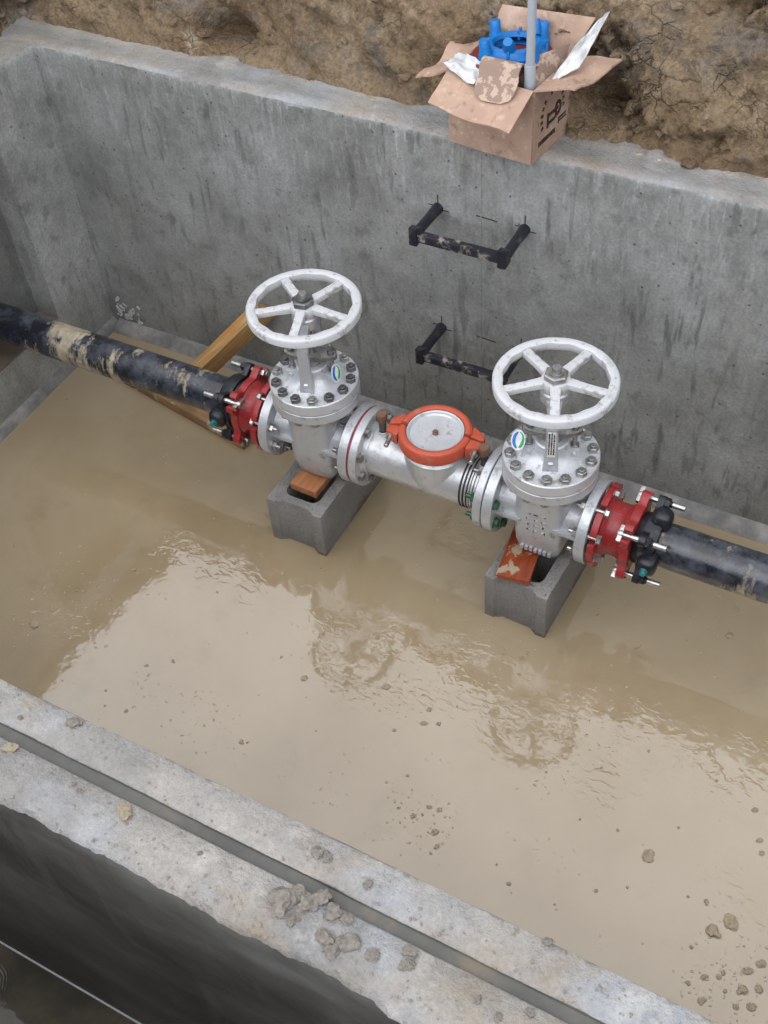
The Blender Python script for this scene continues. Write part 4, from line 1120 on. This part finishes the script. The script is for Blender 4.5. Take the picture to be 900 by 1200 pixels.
# ================================================================== CLODS AND STONES
ROCKS = [rock(k, .58 + .06 * (k % 3), .5, 3) for k in range(8)]
def clod(name, label, cat, x, y, z, s, asp, mat, k, group=None, sink=.25):
    key = ('rock', k % 8, mat)
    if key not in ME:
        ME[key] = ROCKS[k % 8].copy(); ME[key].materials.append(M[mat])
    o = bpy.data.objects.new(name, ME[key]); COL.objects.link(o)
    o.location = (x, y, z + s * .45 * (1 - 2 * sink)); o.rotation_euler = (0, 0, random.uniform(0, 6.28) if asp < 1.4 else R(28))
    q = min(1.45, max(.75, asp)) ** .5
    o.scale = (s * q, s / q, s * .78)
    return tag(o, label, cat, group)
mud_pts = [(-0.989, -0.408, 0.0112, 2.17), (0.706, -0.751, 0.0178, 0.67), (0.903, -0.864, 0.0178, 1.14), (0.935, -0.823, 0.0213, 1.0), (0.87, -0.921, 0.0065, 0.83), (-0.108, -0.599, 0.0107, 1.0), (-0.33, -0.674, 0.0112, 0.9), (-0.381, -0.927, 0.0095, 1.0), (-0.024, -0.712, 0.0071, 1.0), (0.032, -0.613, 0.0095, 1.0), (0.075, -0.641, 0.0083, 1.0), (0.039, -0.658, 0.0118, 1.5), (0.688, -0.026, 0.013, 0.83), (0.678, 0.072, 0.0095, 1.0), (-0.279, -0.453, 0.0095, 1.0), (-0.21, -0.461, 0.0083, 1.33), (-1.125, -0.704, 0.0071, 2.0), (-1.013, -0.688, 0.0095, 2.2), (-0.766, -0.835, 0.0065, 1.75), (-0.704, -0.79, 0.0083, 1.33), (-0.742, -0.406, 0.0083, 1.8), (-1.015, -0.564, 0.0101, 0.7), (-1.162, -0.864, 0.0178, 0.88), (-0.729, -0.525, 0.0053, 1.25), (0.162, -0.873, 0.0089, 1.14), (0.189, -0.868, 0.0089, 1.14), (0.136, -0.913, 0.0095, 1.0), (0.156, -0.9, 0.0059, 0.67), (0.206, -0.928, 0.013, 0.83), (0.228, -0.961, 0.0095, 1.0), (0.222, -0.984, 0.0059, 1.0), (0.07, -0.818, 0.0059, 1.0), (0.092, -0.91, 0.0065, 1.2), (0.428, -0.97, 0.0077, 0.86), (0.381, -0.937, 0.0041, 0.75), (0.623, -0.892, 0.0071, 0.71), (0.825, -0.808, 0.0047, 1.0), (0.868, -0.801, 0.0089, 0.5), (0.969, -0.984, 0.0077, 0.86), (0.929, -1.028, 0.0124, 0.75), (1.0, -0.917, 0.0142, 1.4), (1.024, -0.887, 0.0142, 0.71), (1.003, -0.963, 0.0154, 1.17), (0.947, -0.959, 0.0089, 0.5), (0.954, -0.945, 0.0083, 0.56), (0.918, -0.974, 0.0101, 0.7), (1.037, -0.946, 0.0142, 0.71), (0.889, -1.003, 0.0083, 1.0), (1.031, -0.991, 0.0142, 1.0), (1.001, -1.006, 0.0095, 1.0), (0.747, -0.647, 0.0047, 1.0), (0.615, -0.72, 0.0059, 1.0), (0.193, -0.349, 0.0101, 1.43), (0.198, -0.325, 0.0071, 1.0), (0.206, -0.401, 0.0065, 1.2), (0.246, 0.094, 0.0065, 1.2), (0.466, -0.18, 0.0059, 1.5), (0.327, -0.115, 0.0059, 1.0), (-0.728, -0.985, 0.0071, 1.0), (-0.793, -0.998, 0.0047, 1.0), (-0.822, -0.956, 0.0047, 1.0), (-0.366, -0.92, 0.0047, 1.0), (-0.359, -0.515, 0.0065, 1.2), (0.132, -0.34, 0.0053, 1.25), (-1.426, -0.65, 0.0083, 1.33), (-1.251, -0.756, 0.0053, 1.25), (-0.904, -0.281, 0.0059, 1.5), (-1.188, -0.141, 0.0047, 1.0), (-1.672, -0.215, 0.0047, 1.67), (-1.703, -0.03, 0.0059, 1.5), (-1.213, -0.323, 0.0041, 1.33), (-0.428, -0.641, 0.0053, 1.25), (0.392, -0.649, 0.0047, 1.0), (0.516, -0.574, 0.0059, 1.0), (0.608, -0.474, 0.0047, 1.0), (0.793, -0.48, 0.0059, 1.0), (0.903, -0.518, 0.0107, 0.8), (0.936, -0.592, 0.0095, 1.0), (0.95, -0.622, 0.0101, 0.42), (0.52, -0.734, 0.0047, 1.0), (0.688, -0.85, 0.0047, 1.0), (0.548, -0.968, 0.0036, 1.0)]
mud_named = {0: 'flat oval mud clod at the tip of the pale reflection left of the left block', 1: 'single angular mud clod in the pale water above the clod pair', 2: 'smaller rounded mud clod of the close pair near the right edge', 3: 'larger split mud clod of the close pair near the right edge',
             5: 'round pebble in pale water, right one of two below the left block', 6: 'round pebble in pale water, left one of two below the left block', 12: 'dark pebble in the brown water below the right-hand pipe', 22: 'ragged mud lump in rippled water at the left edge'}
for i, (x, y, s, a) in enumerate(mud_pts):
    if i in mud_named: clod('mud_clod', mud_named[i], 'mud clod', x, y, 0, s * .85, a, 'clod', i, 'mud clods in the water', .45)
    else:
        if x > .84 and y < -.85: lb, gp_ = 'small wet clod in the patch of mud bits at the lower right edge', 'mud bits at the lower right edge'
        elif .0 < x < .30 and y < -.80: lb, gp_ = 'small wet clod in the cluster near the middle of the front wall', 'mud bits near the front wall'
        elif .0 < x < .12 and y < -.55: lb, gp_ = 'small pebble of the group of four in the pale water below the right block', 'pebbles below the right block'
        elif x > .84: lb, gp_ = 'small clod along the right edge in the pale water', 'clods along the right edge'
        elif .1 < x < .3 and y > -.42: lb, gp_ = 'small clod in the brown water close to the right concrete block', 'bits beside the right block'
        elif x < -.6 and y > -.9: lb, gp_ = 'small clod in the water left of the left concrete block', 'small clods on the left'
        elif y < -.9: lb, gp_ = 'small clod in the pale water along the front wall', 'clods along the front wall'
        else: lb, gp_ = 'small stray clod in the open water before the pipework', 'stray clods in open water'
        clod('mud_clod', lb, 'mud clod', x, y, 0, s * .72, a, 'clod', i, gp_, .48)
wall_pts = [(-0.217, -1.569, 0.0178, 2.0), (-0.149, -1.484, 0.0189, 1.67), (0.025, -1.577, 0.026, 0.83), (-0.239, -1.517, 0.0059, 1.0), (-0.08, -1.575, 0.0047, 1.0), (-0.064, -1.580, 0.0053, 1.25), (0.255, -1.5545, 0.0142, 0.71), (0.32, -1.590, 0.032, 1.08), (0.336, -1.570, 0.0189, 1.0), (0.358, -1.575, 0.0201, 0.89), (0.37, -1.560, 0.0189, 0.78), (0.354, -1.588, 0.013, 0.83), (0.397, -1.570, 0.0178, 0.88), (0.403, -1.607, 0.0178, 1.14), (0.438, -1.599, 0.0237, 1.5), (0.424, -1.619, 0.0154, 0.62), (0.478, -1.599, 0.0166, 0.75), (0.42, -1.568, 0.013, 0.83), (0.348, -1.608, 0.0089, 1.14), (0.421, -1.511, 0.0124, 0.91), (0.522, -1.57, 0.0154, 0.62), (0.529, -1.589, 0.0107, 1.25), (0.33, -1.501, 0.0178, 1.14), (0.348, -1.5, 0.0083, 1.33), (0.357, -1.602, 0.0047, 1.0), (0.691, -1.470, 0.0077, 1.6), (0.636, -1.587, 0.0059, 1.0), (0.671, -1.595, 0.0071, 1.0), (0.706, -1.570, 0.0071, 1.0), (0.17, -1.581, 0.0047, 1.0)]
wall_named = {0: 'flat pale stone on the front wall beside the groove at the left edge', 1: 'brown mud lump on the inner half of the front wall near its left end', 2: 'tan flattened clod on the outer half of the front wall', 6: 'dark clod lying in the groove of the front wall', 7: 'largest grey clod of the heap on the front wall',
              14: 'broad crumbly clod right of the heap on the front wall', 19: 'small oval pebble on the inner half of the front wall', 22: 'flat mortar lump on the inner half of the front wall above the clod heap', 16: 'upright grey clod just right of the broad crumbly clod', 20: 'rightmost large clod on the outer half of the front wall, by the groove'}
heap = {8: 'grey clod against the upper right side of the largest clod in the heap', 9: 'grey clod in the middle of the heap right of the largest clod', 10: 'grey clod of the heap leaning over the groove edge', 11: 'smallest grey clod at the lower front of the upper heap',
        12: 'last grey clod at the right end of the upper heap', 13: 'left clod of the lower pair beside the broad crumbly clod', 15: 'grey clod at the front edge below the broad crumbly clod', 17: 'small grey clod between the upper heap and the groove'}
for i, (x, y, s, a) in enumerate(wall_pts):
    mt = 'tanstone' if i in (0, 2) else 'drystone'
    zz = H - .03 if i == 6 else H
    if i in wall_named: clod('mud_clod', wall_named[i], 'mud clod', x, y, zz, s * (.5 if i in (2, 22) else .6), a, mt, i + 3, 'mud clods on the front wall', .22)
    elif s > .012: clod('mud_clod', heap.get(i, 'grey crumbly clod in the heap on the outer half of the front wall'), 'mud clod', x, y, zz, s * .68, a, mt, i + 3, 'heap of clods on the front wall', .22)
    else: clod('mud_clod', 'small pebble of dried mud loose on top of the front wall', 'mud clod', x, y, zz, s * .9, a, mt, i + 3, 'pebbles on the front wall', .22)
# fine crumbs, too many and small to count
def crumbs(name, n, fn, mat, label, s0, s1, seed):
    r = random.Random(seed); me0 = rock(3, .7, .4, 1); vs_ = [v.co.copy() for v in me0.vertices]; fs = [tuple(p.vertices) for p in me0.polygons]; gs = []
    for k in range(n):
        x, y, z = fn(r); s = s0 + (s1 - s0) * r.random() ** 2.5; m = T(x, y, z) @ RZ(r.uniform(0, 360)) @ Matrix.Diagonal((s, s * r.uniform(.6, 1), s * .7, 1))
        gs.append(([tuple(m @ v) for v in vs_], fs))
    o = add(name, mesh(name, merge(*gs)), mat); o['kind'] = 'stuff'; o['label'] = label
    return o
def f_wall(r):
    x = r.uniform(-1.2, 1.4); y = r.choice((r.uniform(YO + .012, G2 - .004), r.uniform(G1 + .004, YN - .006), YO + .012 + abs(r.gauss(0, .018))))
    return x, min(y, YN - .006) if not (G2 - .004 < y < G1 + .004) else G2 - .006, H + .001
crumbs('wall_crumbs', 900, f_wall, 'drystone', 'fine crumbs of mortar and dried mud on the front wall top', .0006, .0038, 4)
def f_mud(r):
    c = r.random()
    if c < .22: return r.gauss(.97, .07), r.gauss(-.97, .06), .0005
    if c < .36: return r.gauss(.15, .06), r.gauss(-.91, .05), .0005
    if c < .48: return r.gauss(.06, .10), r.gauss(-.40, .06), .0005
    if c < .58: return r.gauss(-1.12, .08), r.gauss(-.82, .08), .0005
    return r.uniform(-1.6, 1.2), r.uniform(YN + .03, .25), .0003
crumbs('mud_crumbs', 1000, f_mud, 'clod', 'specks of mud floating on the muddy water', .0010, .0050, 6)
def f_back(r):
    return r.uniform(XL - .1, 1.4), YF + min(.118, abs(r.gauss(.112, .016))), H + .002
crumbs('soil_crumbs', 260, f_back, 'clod', 'crumbs of soil fallen on the far wall top', .0012, .007, 8)

# loose clods and stones stuck in the bank, too many to count
def f_bank(r):
    while True:
        k = r.randrange(len(BANKV))
        if r.random() < .08 + BANKM[k] ** 2: return tuple(BANKV[k])
crumbs('bank_clods', 800, f_bank, 'clay', 'loose lumps of soil stuck in the cut face of the earth bank', .004, .030, 12)
